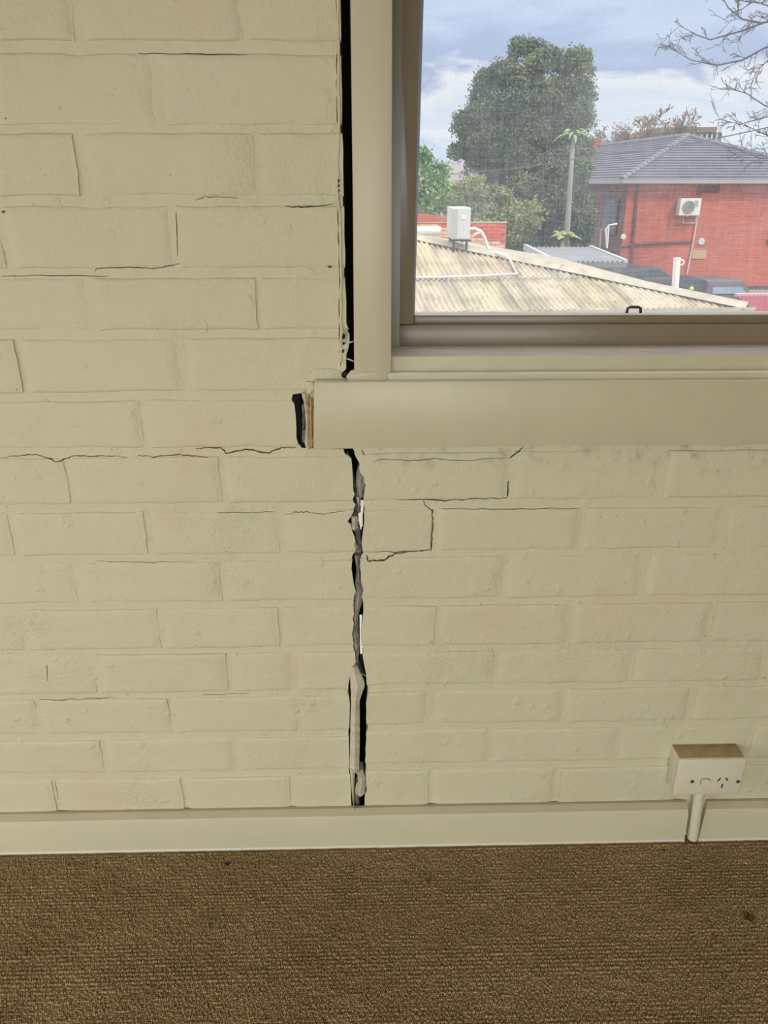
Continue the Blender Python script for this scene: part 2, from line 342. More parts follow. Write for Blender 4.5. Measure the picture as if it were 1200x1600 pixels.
def row(side, yt, yb_, js, idx):
    xm = 260 if side < 0 else 860
    zt, zb = at(xm, yt, 0).z, at(xm, yb_, 0).z
    ym = (yt + yb_) / 2; J = [at(x, ym, 0).x for x in js]; hj = .0045
    if side < 0:
        while J[0] > -1.35: J.insert(0, J[0] - .25)
        segs = [(J[i], J[i + 1]) for i in range(len(J) - 1)] + [(J[-1], None)]
    else:
        while J[-1] < 1.30: J.append(J[-1] + .25)
        segs = [(None, J[0])] + [(J[i], J[i + 1]) for i in range(len(J) - 1)]
    for a, b in segs:
        cl, c2 = a is None, b is None
        xl = rb if cl else (lambda z, a=a: a + hj + j1(z)); xr = lb if c2 else (lambda z, b=b: b - hj + j1(z + 1))
        zex = rbz if cl else (lbz if c2 else [])
        w = (xr((zt + zb) / 2) - xl((zt + zb) / 2)); nu = max(3, int(w / .012))
        y0 = random.uniform(-.0007, .0007)
        bricks.append(solid('brick', xl, xr, zb, zt, y0, .02, zex, .0028, random.uniform(0, 50), cl, c2, wall, WM, nu=nu, nv=6))
for i, r in enumerate(rowsL): row(-1, *r, i)
for i, r in enumerate(rowsR): row(1, *r, i)

# hairline cracks: real slots cut into the paint, mortar and bricks
def px_crack(pts, w, jit=1.15, sub=7, depth=.016):
    P = []
    for (a, b) in zip(pts[:-1], pts[1:]):
        for i in range(sub): P.append((a[0] + (b[0] - a[0]) * i / sub + random.uniform(-jit, jit) * (.3 if i == 0 else 1) , a[1] + (b[1] - a[1]) * i / sub + random.uniform(-jit, jit) * (.3 if i == 0 else 1)))
    P.append(pts[-1]); P = [at(x, y, 0) for x, y in P]; n = len(P); A = []; B = []
    for i, p in enumerate(P):
        d = (P[min(i + 1, n - 1)] - P[max(i - 1, 0)]).normalized(); q = Vector((-d.z, 0, d.x))
        ww = w * (.35 + .65 * math.sin(math.pi * (i + .6) / (n + .2)) ** .6) * random.uniform(.7, 1.15) / 2
        A.append(p + q * ww); B.append(p - q * ww)
    k = MB(); y0, y1 = Vector((0, -.02, 0)), Vector((0, depth, 0))
    v = []; f = []
    for i in range(n): v += [A[i] + y0, B[i] + y0, B[i] + y1, A[i] + y1]
    for i in range(n - 1):
        for s in range(4): f.append((4 * i + s, 4 * i + (s + 1) % 4, 4 * i + 4 + (s + 1) % 4, 4 * i + 4 + s))
    f.append((3, 2, 1, 0)); e = 4 * (n - 1); f.append((e, e + 1, e + 2, e + 3))
    k.add(v, f); return k
CR = [([(0, 716), (40, 712), (57, 711), (88, 722), (110, 714), (160, 713), (198, 715)], .0014), ([(214, 713), (240, 715), (280, 711), (325, 715)], .0013),
      ([(305, 702), (345, 700), (352, 709), (385, 703), (418, 709), (438, 701), (462, 700)], .0019), ([(572, 868), (575, 877), (600, 876), (618, 866), (660, 862), (672, 859)], .0022),
      ([(571, 862), (620, 864), (668, 861)], .0012), ([(673, 862), (675.5, 830), (676.5, 797)], .0026), ([(677, 801), (669, 794), (664, 790), (662, 783)], .0013), ([(620, 782), (660, 781), (700, 783), (750, 779), (793, 779)], .0018),
      ([(793, 777), (795, 752)], .0020), ([(582, 722), (600, 717), (640, 720), (680, 716), (722, 720), (770, 716), (795, 717)], .0009), ([(797, 717), (808, 708), (818, 700)], .0022),
      ([(146, 425), (150, 420), (195, 418), (240, 420), (270, 415), (280, 411)], .0009), ([(446, 323), (480, 323), (522, 319)], .0011), ([(305, 313), (320, 307), (373, 309)], .0008),
      ([(565, 704), (570, 712)], .0012), ([(0, 432), (90, 431), (170, 432)], .0009), ([(215, 83), (300, 84), (385, 85)], .0010), ([(60, 1095), (150, 1093), (180, 1092)], .0011), ([(315, 1088), (390, 1085)], .0009), ([(73, 1040), (74, 1065)], .0008),
      ([(340, 802), (430, 801)], .0008), ([(445, 804), (470, 800), (500, 803), (540, 799)], .0009), ([(150, 878), (230, 880), (300, 878)], .0008), ([(690, 796), (800, 796), (905, 795)], .0008),
      ([(275, 330), (277, 400)], .0010), ([(85, 1222), (90, 1250)], .0009),
      ([(526, 150), (528, 200), (527, 300), (530, 400), (531, 540), (532, 572)], .0012), ([(525, -40), (527, 60), (526, 140)], .0009)]
def cut_with(o, k):
    md = o.modifiers.new('cut', 'BOOLEAN'); md.operation = 'DIFFERENCE'; md.object = k; md.solver = 'EXACT'
    bpy.context.view_layer.update(); me = bpy.data.meshes.new_from_object(o.evaluated_get(bpy.context.evaluated_depsgraph_get()))
    o.modifiers.clear()
    if len(me.polygons) > .8 * len(o.data.polygons):
        me.name = o.data.name; o.data = me
        me.polygons.foreach_set('use_smooth', [True] * len(me.polygons)); me.set_sharp_from_angle(angle=R(28))
ranges = {}
for o in bricks + mort:
    co = np.empty(len(o.data.vertices) * 3); o.data.vertices.foreach_get('co', co); co = co.reshape(-1, 3); ranges[o] = (co[:, 0].min(), co[:, 0].max(), co[:, 2].min(), co[:, 2].max())
for pts, w in CR:
    short = math.dist(pts[0], pts[-1]) < 40
    k = px_crack(pts, w * 1.35, .5 if short else 1.1, 3 if short else 7).build('cutter', M['wall'], fix=False)
    bm = bmesh.new(); bm.from_mesh(k.data)
    if bm.calc_volume(signed=True) < 0: bmesh.ops.reverse_faces(bm, faces=bm.faces[:])
    bm.to_mesh(k.data); bm.free()
    co = np.array([v.co[:] for v in k.data.vertices]); x0, x1, z0, z1 = co[:, 0].min(), co[:, 0].max(), co[:, 2].min(), co[:, 2].max()
    for o, q in ranges.items():
        if q[2] < z1 and q[3] > z0 and q[0] < x1 and q[1] > x0: cut_with(o, k)
    bpy.data.objects.remove(k)

# cavity side and outer leaf with the slots daylight comes through
def slot(px0, py0, px1, py1):
    a, b = at(px0, py0, .165), at(px1, py1, .165); c, d = at(px0, py0, .27), at(px1, py1, .27)
    return a.x - .002, b.x + .002, d.z - .002, a.z + .002
s1 = slot(563.5, 783, 568, 826); s2 = slot(562.5, 962, 567, 1020)
xa, xb = min(s1[0], s2[0]), max(s1[1], s2[1]); zs_ = sorted([s1[2], s1[3], s2[2], s2[3]])
ZO = at(600, 560, .2).z
k = MB()
k.box((XL - .2, .165, -3), (xa, .27, H)); k.box((xb, .165, -3), (XR + .1, .27, ZO - .06))
zz = [-3, zs_[0], zs_[1], zs_[2], zs_[3], ZO - .06]
k.box((xa, .165, zz[0]), (xb, .27, zz[1])); k.box((xa, .165, zz[2]), (xb, .27, zz[3])); k.box((xa, .165, zz[4]), (xb, .27, zz[5]))
k.build('outer_leaf', M['dark'], wall)
k = MB(); k.box((XL - .2, .0, -.3), (XL, .27, H)); k.box((XL, .11, -.32), (XR, .165, -.02)); k.build('cavity_closer', M['dark'], wall)

# grey rubble and loose paint inside the crack
def strip(name, pl, pr, Y, m, dep=.02, jit=.6, parent=wall):
    """irregular vertical lump between two pixel polylines, with depth"""
    k = MB(); n = len(pl); v = []
    for (a, b) in zip(pl, pr):
        p, q = at(a[0] + random.uniform(-jit, jit), a[1], Y), at(b[0] + random.uniform(-jit, jit), b[1], Y)
        mid = (p + q) / 2 + Vector((0, -.004 - random.uniform(0, .005), 0))
        v += [p + Vector((0, dep, 0)), p, mid, q, q + Vector((0, dep, 0))]
    f = []
    for i in range(n - 1):
        for s in range(5): f.append((5 * i + s, 5 * i + (s + 1) % 5, 5 * i + 5 + (s + 1) % 5, 5 * i + 5 + s))
    f.append((4, 3, 2, 1, 0)); e = 5 * (n - 1); f.append(tuple(e + i for i in range(5)))
    k.add(v, f); return k.build(name, m, parent)
def ys(a, b, n): return [a + (b - a) * i / n for i in range(n + 1)]
def vl(xs, yy): return [(float(np.interp(y, [q[1] for q in xs], [q[0] for q in xs])), y) for y in yy]
Y_ = ys(722, 776, 9); strip('mortar_lump', vl([(561, 722), (556, 745), (557, 776)], Y_), vl([(564, 722), (571, 750), (569, 776)], Y_), .012, M['grey'])
Y_ = ys(742, 800, 9); strip('mortar_lump', vl([(550, 742), (552, 770), (554, 800)], Y_), vl([(553, 742), (558, 770), (563, 800)], Y_), .03, M['grey'])
Y_ = ys(806, 826, 4); strip('mortar_lump', vl([(549, 806), (549, 826)], Y_), vl([(558, 806), (560, 815), (558, 826)], Y_), .004, M['flap'])
Y_ = ys(776, 793, 3); strip('mortar_lump', vl([(556, 776), (560, 793)], Y_), vl([(565, 776), (562, 793)], Y_), .006, M['flap'])
Y_ = ys(822, 872, 8); strip('mortar_lump', vl([(550, 822), (557, 850), (556, 872)], Y_), vl([(561, 822), (564, 845), (566, 865), (563, 872)], Y_), .02, M['grey'])
Y_ = ys(847, 862, 4); strip('mortar_lump', vl([(553, 847), (552, 854), (555, 862)], Y_), vl([(556, 847), (559, 854), (556, 862)], Y_), .0, M['flap'])
Y_ = ys(866, 962, 15); strip('mortar_lump', vl([(553, 866), (557, 890), (554, 925), (553, 962)], Y_), vl([(562, 866), (565, 900), (568, 924), (565, 943), (560, 962)], Y_), .010, M['grey'])
Y_ = ys(955, 1040, 12); strip('mortar_lump', vl([(552, 955), (550, 990), (556, 1040)], Y_), vl([(560, 955), (560, 990), (562, 1010), (559, 1040)], Y_), .010, M['grey'])
Y_ = ys(1040, 1203, 24); strip('paint_flap', vl([(548, 1040), (547, 1060), (548.5, 1086), (547.5, 1140), (546.5, 1203)], Y_),
                              vl([(558, 1040), (563, 1052), (571, 1070), (566, 1082), (562, 1095), (562, 1160), (561, 1203)], Y_), -.001, M['flap'], .03, .3)
Y_ = ys(1200, 1262, 10); strip('paint_flap', vl([(547, 1200), (549, 1230), (552, 1262)], Y_), vl([(555, 1200), (553, 1235), (554, 1262)], Y_), -.002, M['wall'], .03, .3)
Y_ = ys(1202, 1240, 8); strip('paint_flap', vl([(554, 1202), (559, 1215), (555, 1240)], Y_), vl([(566, 1202), (572, 1215), (570, 1240)], Y_), .004, M['flap'], .02, 1.4)
Y_ = ys(1228, 1262, 7); strip('paint_flap', vl([(553, 1228), (555, 1262)], Y_), vl([(565, 1228), (559, 1245), (565, 1262)], Y_), .010, M['grey'], .02, 1.2)
k = MB(); k.tube([at(563, 1052, .004), at(568, 1054, .002), at(572, 1056, .003)], .0006, 5); k.build('paint_strand', M['flap'], wall)

# paint lip along the wall edge next to the window, with torn strands across the gap
pts = [(530, -200), (529, -60), (528, 0), (529, 100), (530, 200), (527, 270), (527, 300), (531, 340), (533, 420), (533, 500), (533, 575)]
k = MB(); pp = [at(x, y, -.0005) for x, y in pts]; q = []
for a, b in zip(pp[:-1], pp[1:]):
    for i in range(8): c = a.lerp(b, i / 8); q.append(c + Vector((nz(0, 0, c.z, 60) * .0022, nz(0, 3, c.z, 40) * .001, 0)))
k.tube(q, [.0021 + .0008 * nz(0, 5, c.z, 50) for c in q], 7); k.build('paint_bead', M['wall'], wall, smooth=True)
strands = [[(540, 515), (545, 522), (545, 533), (543, 545), (540, 556)], [(541, 533), (547, 535), (553, 533)], [(541, 560), (547, 562), (554, 565)], [(535, 533), (540, 534), (545, 534)], [(533, 545), (538, 547), (544, 543)], [(543, 525), (538, 519), (534, 518)]]
for s in strands:
    k = MB(); k.tube([at(x, y, -.001) for x, y in s], [.0009] + [.0013] * (len(s) - 2) + [.0007], 6); k.build('paint_strand', M['flap'], wall, smooth=True)
# near-black discs stand in for shade in pin holes; brown ones are paint chips
def disc(name, px, py, r, Y, m, parent, sz=1.0, n=10):
    c = at(px, py, Y); k = MB(); k.prism([c + Vector((math.cos(2 * math.pi * i / n) * r * random.uniform(.8, 1.15), 0, math.sin(2 * math.pi * i / n) * r * sz * random.uniform(.85, 1.1))) for i in range(n)], Vector((0, 0, 0)), Vector((0, .003, 0)))
    return k.build(name, m, parent)
for (px, py, r, sz) in ((537, 526, .0022, 1.7), (537, 537, .002, .9), (536, 549, .0014, 1.8), (538.5, 586, .0050, .95), (529, 282, .0012, 1.4), (529.5, 290, .0011, 1.2), (530, 298, .0010, 1),
                        (515, 417, .0026, .5), (4, 331, .0014, 1), (8, 185, .0008, 1), (26, 609, .0008, 1)):
    disc('shade_chip_disc', px, py, r, -.0036 if px > 525 else -.0016, M['slot'] if px > 525 else M['spot'], wall, sz)

# ------------------------------------------------------------------ window
win = structure('window_1', (at(900, 600, 0).x, .05, at(900, 600, 0).z), 'painted sash window over the apron with a dusty pane')
def quadbox(name, pix, Y, dep, m, parent=win, bev=.0, smooth=False):
    """frontal board from its pixel outline at depth Y, dep thick towards outside"""
    P = [at(x, y, Y) for x, y in pix]; k = MB(); k.prism(P, Vector((0, 0, 0)), Vector((0, dep, 0)))
    o = k.build(name, m, parent)
    if bev:
        bm = bmesh.new(); bm.from_mesh(o.data); bmesh.ops.bevel(bm, geom=bm.edges[:], offset=bev, segments=2, affect='EDGES', profile=.5); bm.to_mesh(o.data); bm.free(); sharp_smooth(o, 40)
    return o
XRW = 1420
# architrave (left casing) and the boxed frame behind it
quadbox('architrave', [(546, -230), (613, -230), (613, 0), (611.5, 582), (553.5, 590), (551, 300), (547.5, 0)], -.012, .024, M['trimv'], bev=.002)
quadbox('frame_box', [(554, -230), (612, -230), (613, 0), (611, 570), (560, 585), (556, 300), (553, 0)], .013, .15, M['dark'])
# left stile of the outer frame and of the sash
quadbox('frame_stile', [(600, -230), (631, -230), (629, 0), (624, 545), (600, 545)], .066, .05, M['sash'])
quadbox('sash_stile', [(612, -230), (659, -230), (657, 0), (646.5, 490), (646.5, 507), (612, 507)], .070, .035, M['sash'], bev=.002)
quadbox('glazing_bead', [(655, -230), (664.5, -230), (662, 0), (648, 492), (645, 492)], .079, .02, mat('grey aluminium bead', srgb(112, 122, 134), .4, metal=.3))
quadbox('sash_rail', [(646, 493.5), (XRW, 491.5), (XRW, 509), (646, 509)], .085, .03, mat('dark taupe rail', srgb(128, 118, 100), .3), bev=.0015)
quadbox('glazing_bead', [(647, 489.5), (XRW, 487.5), (XRW, 494), (647, 494)], .088, .012, M['sillt'])
quadbox('frame_rail', [(621, 508), (XRW, 507), (XRW, 545), (612, 545)], .072, .06, M['sash'], bev=.0015)
for (px, py, r, sz) in ((621, 511, .0015, 2.2), (620.5, 523, .0017, 1.5)): disc('shade_chip_disc', px, py, r, .0708, M['slot'], win, sz)
# sill: sloping board, then two stepped noses
def profile(name, pts, x0, x1, m, parent, smooth=False):
    """(Y,z) profile run along X"""
    k = MB(); k.prism([Vector((x0, y, z)) for y, z in pts], Vector((0, 0, 0)), Vector((x1 - x0, 0, 0))); return k.build(name, m, parent)
def zpx(py, Y, px=900): return at(px, py, Y).z
xw1 = at(XRW, 560, 0).x
za, zb_, zc, zd = zpx(540, .075), zpx(556, .004), zpx(577.5, .004), zpx(545, .085)
xs0 = at(611, 565, 0).x
k = MB(); A = [(.09, zd - .002), (.0045, zb_)]
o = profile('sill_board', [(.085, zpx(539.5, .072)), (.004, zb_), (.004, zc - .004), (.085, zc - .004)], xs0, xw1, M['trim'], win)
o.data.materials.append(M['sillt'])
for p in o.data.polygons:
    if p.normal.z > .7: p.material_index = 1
z2, z3 = zpx(581.5, -.009), zpx(593, -.009)
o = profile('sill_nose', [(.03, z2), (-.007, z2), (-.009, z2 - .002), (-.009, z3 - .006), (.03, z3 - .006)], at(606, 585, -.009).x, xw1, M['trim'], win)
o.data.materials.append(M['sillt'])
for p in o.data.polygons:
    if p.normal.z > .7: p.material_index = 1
# catch on the bottom rail
c = at(990, 489, .083); k = MB()
k.tube([c + Vector((-.0105, 0, 0)), c + Vector((-.0095, 0, .007)), c + Vector((-.006, 0, .0085)), c + Vector((.006, 0, .0085)), c + Vector((.0095, 0, .007)), c + Vector((.0105, 0, 0))], .0022, 8)
k.build('sash_catch', M['black'], win, smooth=True)
# pane and insect screen
def pane_mat(name, haze, weave):
    m = bpy.data.materials.new(name); m.use_nodes = True; t = m.node_tree; t.nodes.clear()
    out = t.nodes.new('ShaderNodeOutputMaterial'); tr = t.nodes.new('ShaderNodeBsdfTransparent'); tr.inputs[0].default_value = (.97, .98, .99, 1)
    mx = t.nodes.new('ShaderNodeMixShader')
    g = t.nodes.new('ShaderNodeNewGeometry')
    n = t.nodes.new('ShaderNodeTexNoise'); n.inputs['Scale'].default_value = 7; n.inputs['Detail'].default_value = 6; t.links.new(g.outputs['Position'], n.inputs['Vector'])
    mr = t.nodes.new('ShaderNodeMapRange'); t.links.new(n.outputs['Fac'], mr.inputs[0]); mr.inputs[1].default_value = .3; mr.inputs[2].default_value = .75; mr.inputs[3].default_value = haze * .5; mr.inputs[4].default_value = haze * 1.4
    fac = mr.outputs[0]
    if weave:
        prev = fac
        for ax, s in ((0, 1), (2, 1)):
            mp = t.nodes.new('ShaderNodeMapping'); sc = [30, 30, 30]; sc[ax] = 620; mp.inputs['Scale'].default_value = sc; t.links.new(g.outputs['Position'], mp.inputs[0])
            w = t.nodes.new('ShaderNodeTexNoise'); w.inputs['Scale'].default_value = 1; w.inputs['Detail'].default_value = 1; t.links.new(mp.outputs[0], w.inputs['Vector'])
            r = t.nodes.new('ShaderNodeMapRange'); t.links.new(w.outputs['Fac'], r.inputs[0]); r.inputs[1].default_value = .4; r.inputs[2].default_value = .75; r.inputs[3].default_value = 0; r.inputs[4].default_value = weave
            a = t.nodes.new('ShaderNodeMath'); a.operation = 'ADD'; t.links.new(prev, a.inputs[0]); t.links.new(r.outputs[0], a.inputs[1]); prev = a.outputs[0]
        fac = prev
        d = t.nodes.new('ShaderNodeBsdfTranslucent'); d.inputs[0].default_value = (.78, .83, .9, 1)
        t.links.new(d.outputs[0], mx.inputs[2])
    else:
        d = t.nodes.new('ShaderNodeBsdfTranslucent'); d.inputs[0].default_value = (.85, .88, .9, 1)
        gl = t.nodes.new('ShaderNodeBsdfGlossy'); gl.inputs['Roughness'].default_value = .02
        m2 = t.nodes.new('ShaderNodeMixShader'); m2.inputs[0].default_value = .04; t.links.new(d.outputs[0], m2.inputs[1]); t.links.new(gl.outputs[0], m2.inputs[2])
        t.links.new(m2.outputs[0], mx.inputs[2])
    t.links.new(fac, mx.inputs[0]); t.links.new(tr.outputs[0], mx.inputs[1]); t.links.new(mx.outputs[0], out.inputs[0])
    return m
def sheet(name, Y, m):
    a, b = at(640, 500, Y), at(XRW, -230, Y); k = MB(); k.box((a.x, Y, a.z), (b.x, Y + .003, b.z)); return k.build(name, m, win)
a, b = at(640, 500, .094), at(XRW, -230, .094)
k = MB(); k.add([(a.x, .094, a.z), (b.x, .094, a.z), (b.x, .094, b.z), (a.x, .094, b.z)], [(0, 1, 2, 3)]); k.build('glass_pane', pane_mat('dusty glass', .10, 0), win)
k = MB(); k.add([(a.x - .01, .118, a.z - .01), (b.x, .118, a.z - .01), (b.x, .118, b.z), (a.x - .01, .118, b.z)], [(0, 1, 2, 3)]); k.build('insect_screen', pane_mat('woven insect screen', .08, .095), win)
# wall above and right of the window, out of frame
b = at(XRW, -230, 0); b.x = xw1
k = MB(); k.box((at(540, -230, 0).x, -.01, b.z), (b.x + .05, .165, H)); k.box((b.x, -.01, ZS - .05), (XR, .165, H)); k.build('upper_wall', M['wall'], wall)
k = MB(); k.box((at(600, -230, .27).x, .165, b.z + .05), (XR + .1, .27, H)); k.box((b.x + .1, .165, ZO - .06), (XR + .1, .27, b.z + .05)); k.build('outer_leaf', M['dark'], wall)
# outside sill
k = MB(); k.box((at(600, 500, .2).x - .02, .12, ZO - .07), (b.x + .1, .29, ZO - .055)); k.build('outer_sill', M['sash'], win)

# apron under the sill
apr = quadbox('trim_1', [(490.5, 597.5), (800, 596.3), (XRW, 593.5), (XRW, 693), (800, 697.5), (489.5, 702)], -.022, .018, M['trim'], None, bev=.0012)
apr.data.materials.append(M['sillt'])  # top edge highlight painted with the near-white sill colour
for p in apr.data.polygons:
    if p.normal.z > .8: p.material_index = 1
tag(apr, 'broad cream window apron board below the sill', None, None, 'structure')
o = quadbox('backing_board', [(484, 606), (560, 604), (560, 696), (483, 697)], -.0035, .03, M['caulk'], apr)
Y_ = ys(622, 698, 12); strip('glue_stain', vl([(483.5, 622), (483, 650), (486, 698)], Y_), vl([(489, 622), (489.5, 650), (490, 698)], Y_), -.006, M['stain'], .02, .7, parent=apr)
Y_ = ys(614, 700, 12); strip('plaster_edge', vl([(471, 614), (475, 630), (478, 660), (476, 690), (478, 700)], Y_), vl([(482, 614), (483, 640), (484, 670), (487, 700)], Y_), -.004, M['flap'], .02, .6, parent=apr)
Y_ = ys(632, 690, 8); strip('mortar_lump', vl([(472, 632), (472, 660), (472, 690)], Y_), vl([(477, 632), (477, 660), (478, 690)], Y_), .012, M['grey'], .03, .4)
quadbox('wood_chip', [(473, 673), (482, 673), (482, 678), (474, 678)], -.006, .02, mat('brown chip', srgb(140, 110, 84), .8), apr)
o = quadbox('plaster_block', [(477.5, 597), (490, 596), (489, 614), (479, 613)], -.004, .02, M['wall'], wall, bev=.002)
# smeared filler between architrave foot, wall and apron
def lump(name, pix, Y, dep, m, parent, n=3, amp=.002):
    P = [at(x, y, Y) for x, y in pix]; c = sum(P, Vector()) / len(P); rings = []
    for r in range(n + 1):
        f = 1 - r / (n + .4); rings.append([c + (p - c) * f + Vector((0, -dep * math.sin(math.pi / 2 * r / n) + (nz(p.x, r, p.z, 120) * amp if r else 0), 0)) for p in P])
    k = MB(); v = [p for ring in rings for p in ring]; m_ = len(P); f = []
    for r in range(n):
        for i in range(m_): f.append((r * m_ + i, r * m_ + (i + 1) % m_, (r + 1) * m_ + (i + 1) % m_, (r + 1) * m_ + i))
    f.append(tuple(n * m_ + i for i in range(m_)))
    k.add(v, f); return k.build(name, m, parent, smooth=True)
lump('filler', [(548, 579), (556, 577), (566, 575), (580, 576), (596, 575), (607, 577), (607, 588), (602, 595), (580, 597), (555, 597), (544, 596), (541, 588)], -.008, .006, M['trim'], wall)
lump('filler', [(476, 586), (496, 577), (515, 576), (531, 580), (535, 588), (546, 592), (556, 597), (520, 598), (490, 597), (482, 595)], -.0005, .0028, M['wall'], wall)
0 and lump('filler', [(455, 618), (462, 615), (470, 617), (470, 626), (464, 632), (458, 628)], .004, .004, M['grey'], wall)
lump('filler', [(487, 604), (490, 600), (508, 601), (507, 600), (490, 607), (484, 617), (474, 620), (474, 615)], -.002, .003, M['wall'], wall)

# ------------------------------------------------------------------ baseboards and floor
zs1, zt1 = 0.0, zpx(1273, -.004, 300)
def skirting(name, x0, x1, rl, label):
    h = zpx(1268, -.016, 600); pr = [(.0, .0), (-.0155, .0), (-.0165, .002), (-.0165, .0032), (-.0145, .0055), (-.0145, h - .022), (-.0125, h - .012), (-.009, h - .003), (-.006, h), (.0, h)]
    k = MB(); n = len(pr); xs = [x0 + (x1 - x0) * i / 40 for i in range(41)]
    if rl: xs[-1] = x1
    v = []
    for i, x in enumerate(xs):
        for (y, z) in pr:
            t = 0
            if rl == 1 and i == 40: t = -.006 * (z / h) ** 4
            if rl == -1 and i == 0: t = .006 * (z / h) ** 4
            v.append((x + t, y - (0 if y == 0 else .0004 * nz(x, 0, z, 12)), z + (.0008 * nz(x, 2, 0, 6) if z > h * .8 else 0)))
    f = []
    for i in range(40):
        for j in range(n): f.append((i * n + j, i * n + (j + 1) % n, (i + 1) * n + (j + 1) % n, (i + 1) * n + j))
    f.append(tuple(reversed(range(n)))); f.append(tuple(40 * n + j for j in range(n)))
    k.add(v, f); o = k.build(name, [M['skirt'], M['skdust'], M['white0']])
    for p in o.data.polygons:
        if p.normal.z > .25 and p.center.z > h * .6: p.material_index = 1
        elif p.center.z < .0053 and p.normal.y < 0: p.material_index = 2
    sharp_smooth(o, 30); return tag(o, label, None, None, 'structure')
skirting('baseboard_left', XL, at(1074, 1290, -.015).x, 1, 'long cream skirting board below the crack')
skirting('baseboard_right', at(1096, 1290, -.015).x, XR, -1, 'short cream skirting board right of the conduit')

def carpet_mat(pile):
    m = bpy.data.materials.new('brown loop carpet'); m.use_nodes = True; t = m.node_tree; b = t.nodes['Principled BSDF']; b.inputs['Roughness'].default_value = 1; b.inputs['Specular IOR Level'].default_value = .1
    g = t.nodes.new('ShaderNodeNewGeometry'); P = g.outputs['Position']
    def nn(sx, sy, det=3):
        mp = t.nodes.new('ShaderNodeMapping'); mp.inputs['Scale'].default_value = (sx, sy, 1); t.links.new(P, mp.inputs[0])
        n = t.nodes.new('ShaderNodeTexNoise'); n.inputs['Scale'].default_value = 1; n.inputs['Detail'].default_value = det; t.links.new(mp.outputs[0], n.inputs['Vector']); return n.outputs['Fac']
    def ramp(s, p0, p1, c0, c1):
        r = t.nodes.new('ShaderNodeValToRGB'); t.links.new(s, r.inputs[0]); r.color_ramp.elements[0].position = p0; r.color_ramp.elements[1].position = p1
        r.color_ramp.elements[0].color = (*c0, 1); r.color_ramp.elements[1].color = (*c1, 1); return r.outputs[0]
    def mul(a, c):
        x = t.nodes.new('ShaderNodeMix'); x.data_type = 'RGBA'; x.blend_type = 'MULTIPLY'; x.inputs[0].default_value = 1; t.links.new(a, x.inputs[6]); t.links.new(c, x.inputs[7]); return x.outputs[2]
    c = ramp(nn(420, 420, 2), .3, .7, (.245, .176, .100), (.475, .360, .218))
    c = mul(c, ramp(nn(14, 260, 2), .35, .65, (.82, .80, .78), (1.12, 1.12, 1.1)))
    c = mul(c, ramp(nn(6, 9, 5), .3, .7, (.88, .84, .78), (1.08, 1.08, 1.08)))
    c = mul(c, ramp(nn(26, 26, 3), .70, .76, (1, 1, 1), (.62, .55, .5)))
    # two old spills
    for (px, py, r, cc) in ((1170, 1431, .011, (.35, .28, .22)), (355, 1349, .006, (.3, .25, .2)), (330, 1443, .004, (.2, .16, .14)), (1037, 1328, .004, (.3, .25, .2)), (670, 1375, .005, (.45, .4, .35)), (1117, 1462, .006, (.6, .5, .42)), (561, 1364, .007, (1.3, 1.25, 1.1))):
        p = atz(px, py, .004); d = t.nodes.new('ShaderNodeVectorMath'); d.operation = 'DISTANCE'; t.links.new(P, d.inputs[0]); d.inputs[1].default_value = p
        a = t.nodes.new('ShaderNodeMath'); a.operation = 'MULTIPLY_ADD'; t.links.new(nn(160, 160, 3), a.inputs[0]); a.inputs[1].default_value = r * 1.6; t.links.new(d.outputs['Value'], a.inputs[2])
        c = mul(c, ramp(a.outputs[0], 0, 1, cc, (1, 1, 1)))
        rr = [x for x in t.nodes if x.type == 'VALTORGB'][-1]; rr.color_ramp.elements[0].position = r * 1.3; rr.color_ramp.elements[1].position = r * 2.0
    t.links.new(c, b.inputs['Base Color'])
    if not pile:
        n = t.nodes.new('ShaderNodeTexVoronoi'); n.inputs['Scale'].default_value = 300; t.links.new(P, n.inputs['Vector'])
        bp = t.nodes.new('ShaderNodeBump'); bp.inputs['Distance'].default_value = .002; bp.inputs['Strength'].default_value = .8; bp.invert = True; t.links.new(n.outputs['Distance'], bp.inputs['Height']); t.links.new(bp.outputs[0], b.inputs['Normal'])
    return m
k = MB(); k.box((XL - .2, YB - .1, -.25), (XR + .1, .0, 0)); fl = tag(k.build('floor', carpet_mat(False)), 'floor of worn brown loop-pile carpet', None, None, 'structure')
rng = np.random.default_rng(3)
dx, dy = .0031, .0034; X0, X1, Y0, Y1 = -1.15, 1.2, -.62, -.0195
nx, ny = int((X1 - X0) / dx), int((Y1 - Y0) / dy)
gx, gy = np.meshgrid(np.arange(nx), np.arange(ny)); gx = gx.ravel(); gy = gy.ravel(); n = len(gx)
cx = X0 + (gx + .5 * (gy % 2)) * dx + rng.normal(0, .0004, n); cy = Y0 + gy * dy + rng.normal(0, .0003, n)
r = rng.uniform(.75, 1.15, n); hgt = rng.uniform(.0024, .0056, n) * (1 + .25 * np.sin(cy * 900))
ring = [(-.5, -.5), (.5, -.5), (.5, .5), (-.5, .5)]
V = np.zeros((n, 9, 3), np.float32)
for i, (a, b_) in enumerate(ring):
    V[:, i] = np.stack([cx + a * dx * 1.1 * r, cy + b_ * dy * 1.1 * r, np.zeros(n)], 1)
    V[:, 4 + i] = np.stack([cx + a * dx * .85 * r, cy + b_ * dy * .8 * r, hgt * .72], 1)
V[:, 8] = np.stack([cx + rng.normal(0, .0004, n), cy + rng.normal(0, .0004, n), hgt], 1)
fq = np.array([[0, 1, 5], [0, 5, 4], [1, 2, 6], [1, 6, 5], [2, 3, 7], [2, 7, 6], [3, 0, 4], [3, 4, 7], [4, 5, 8], [5, 6, 8], [6, 7, 8], [7, 4, 8]])
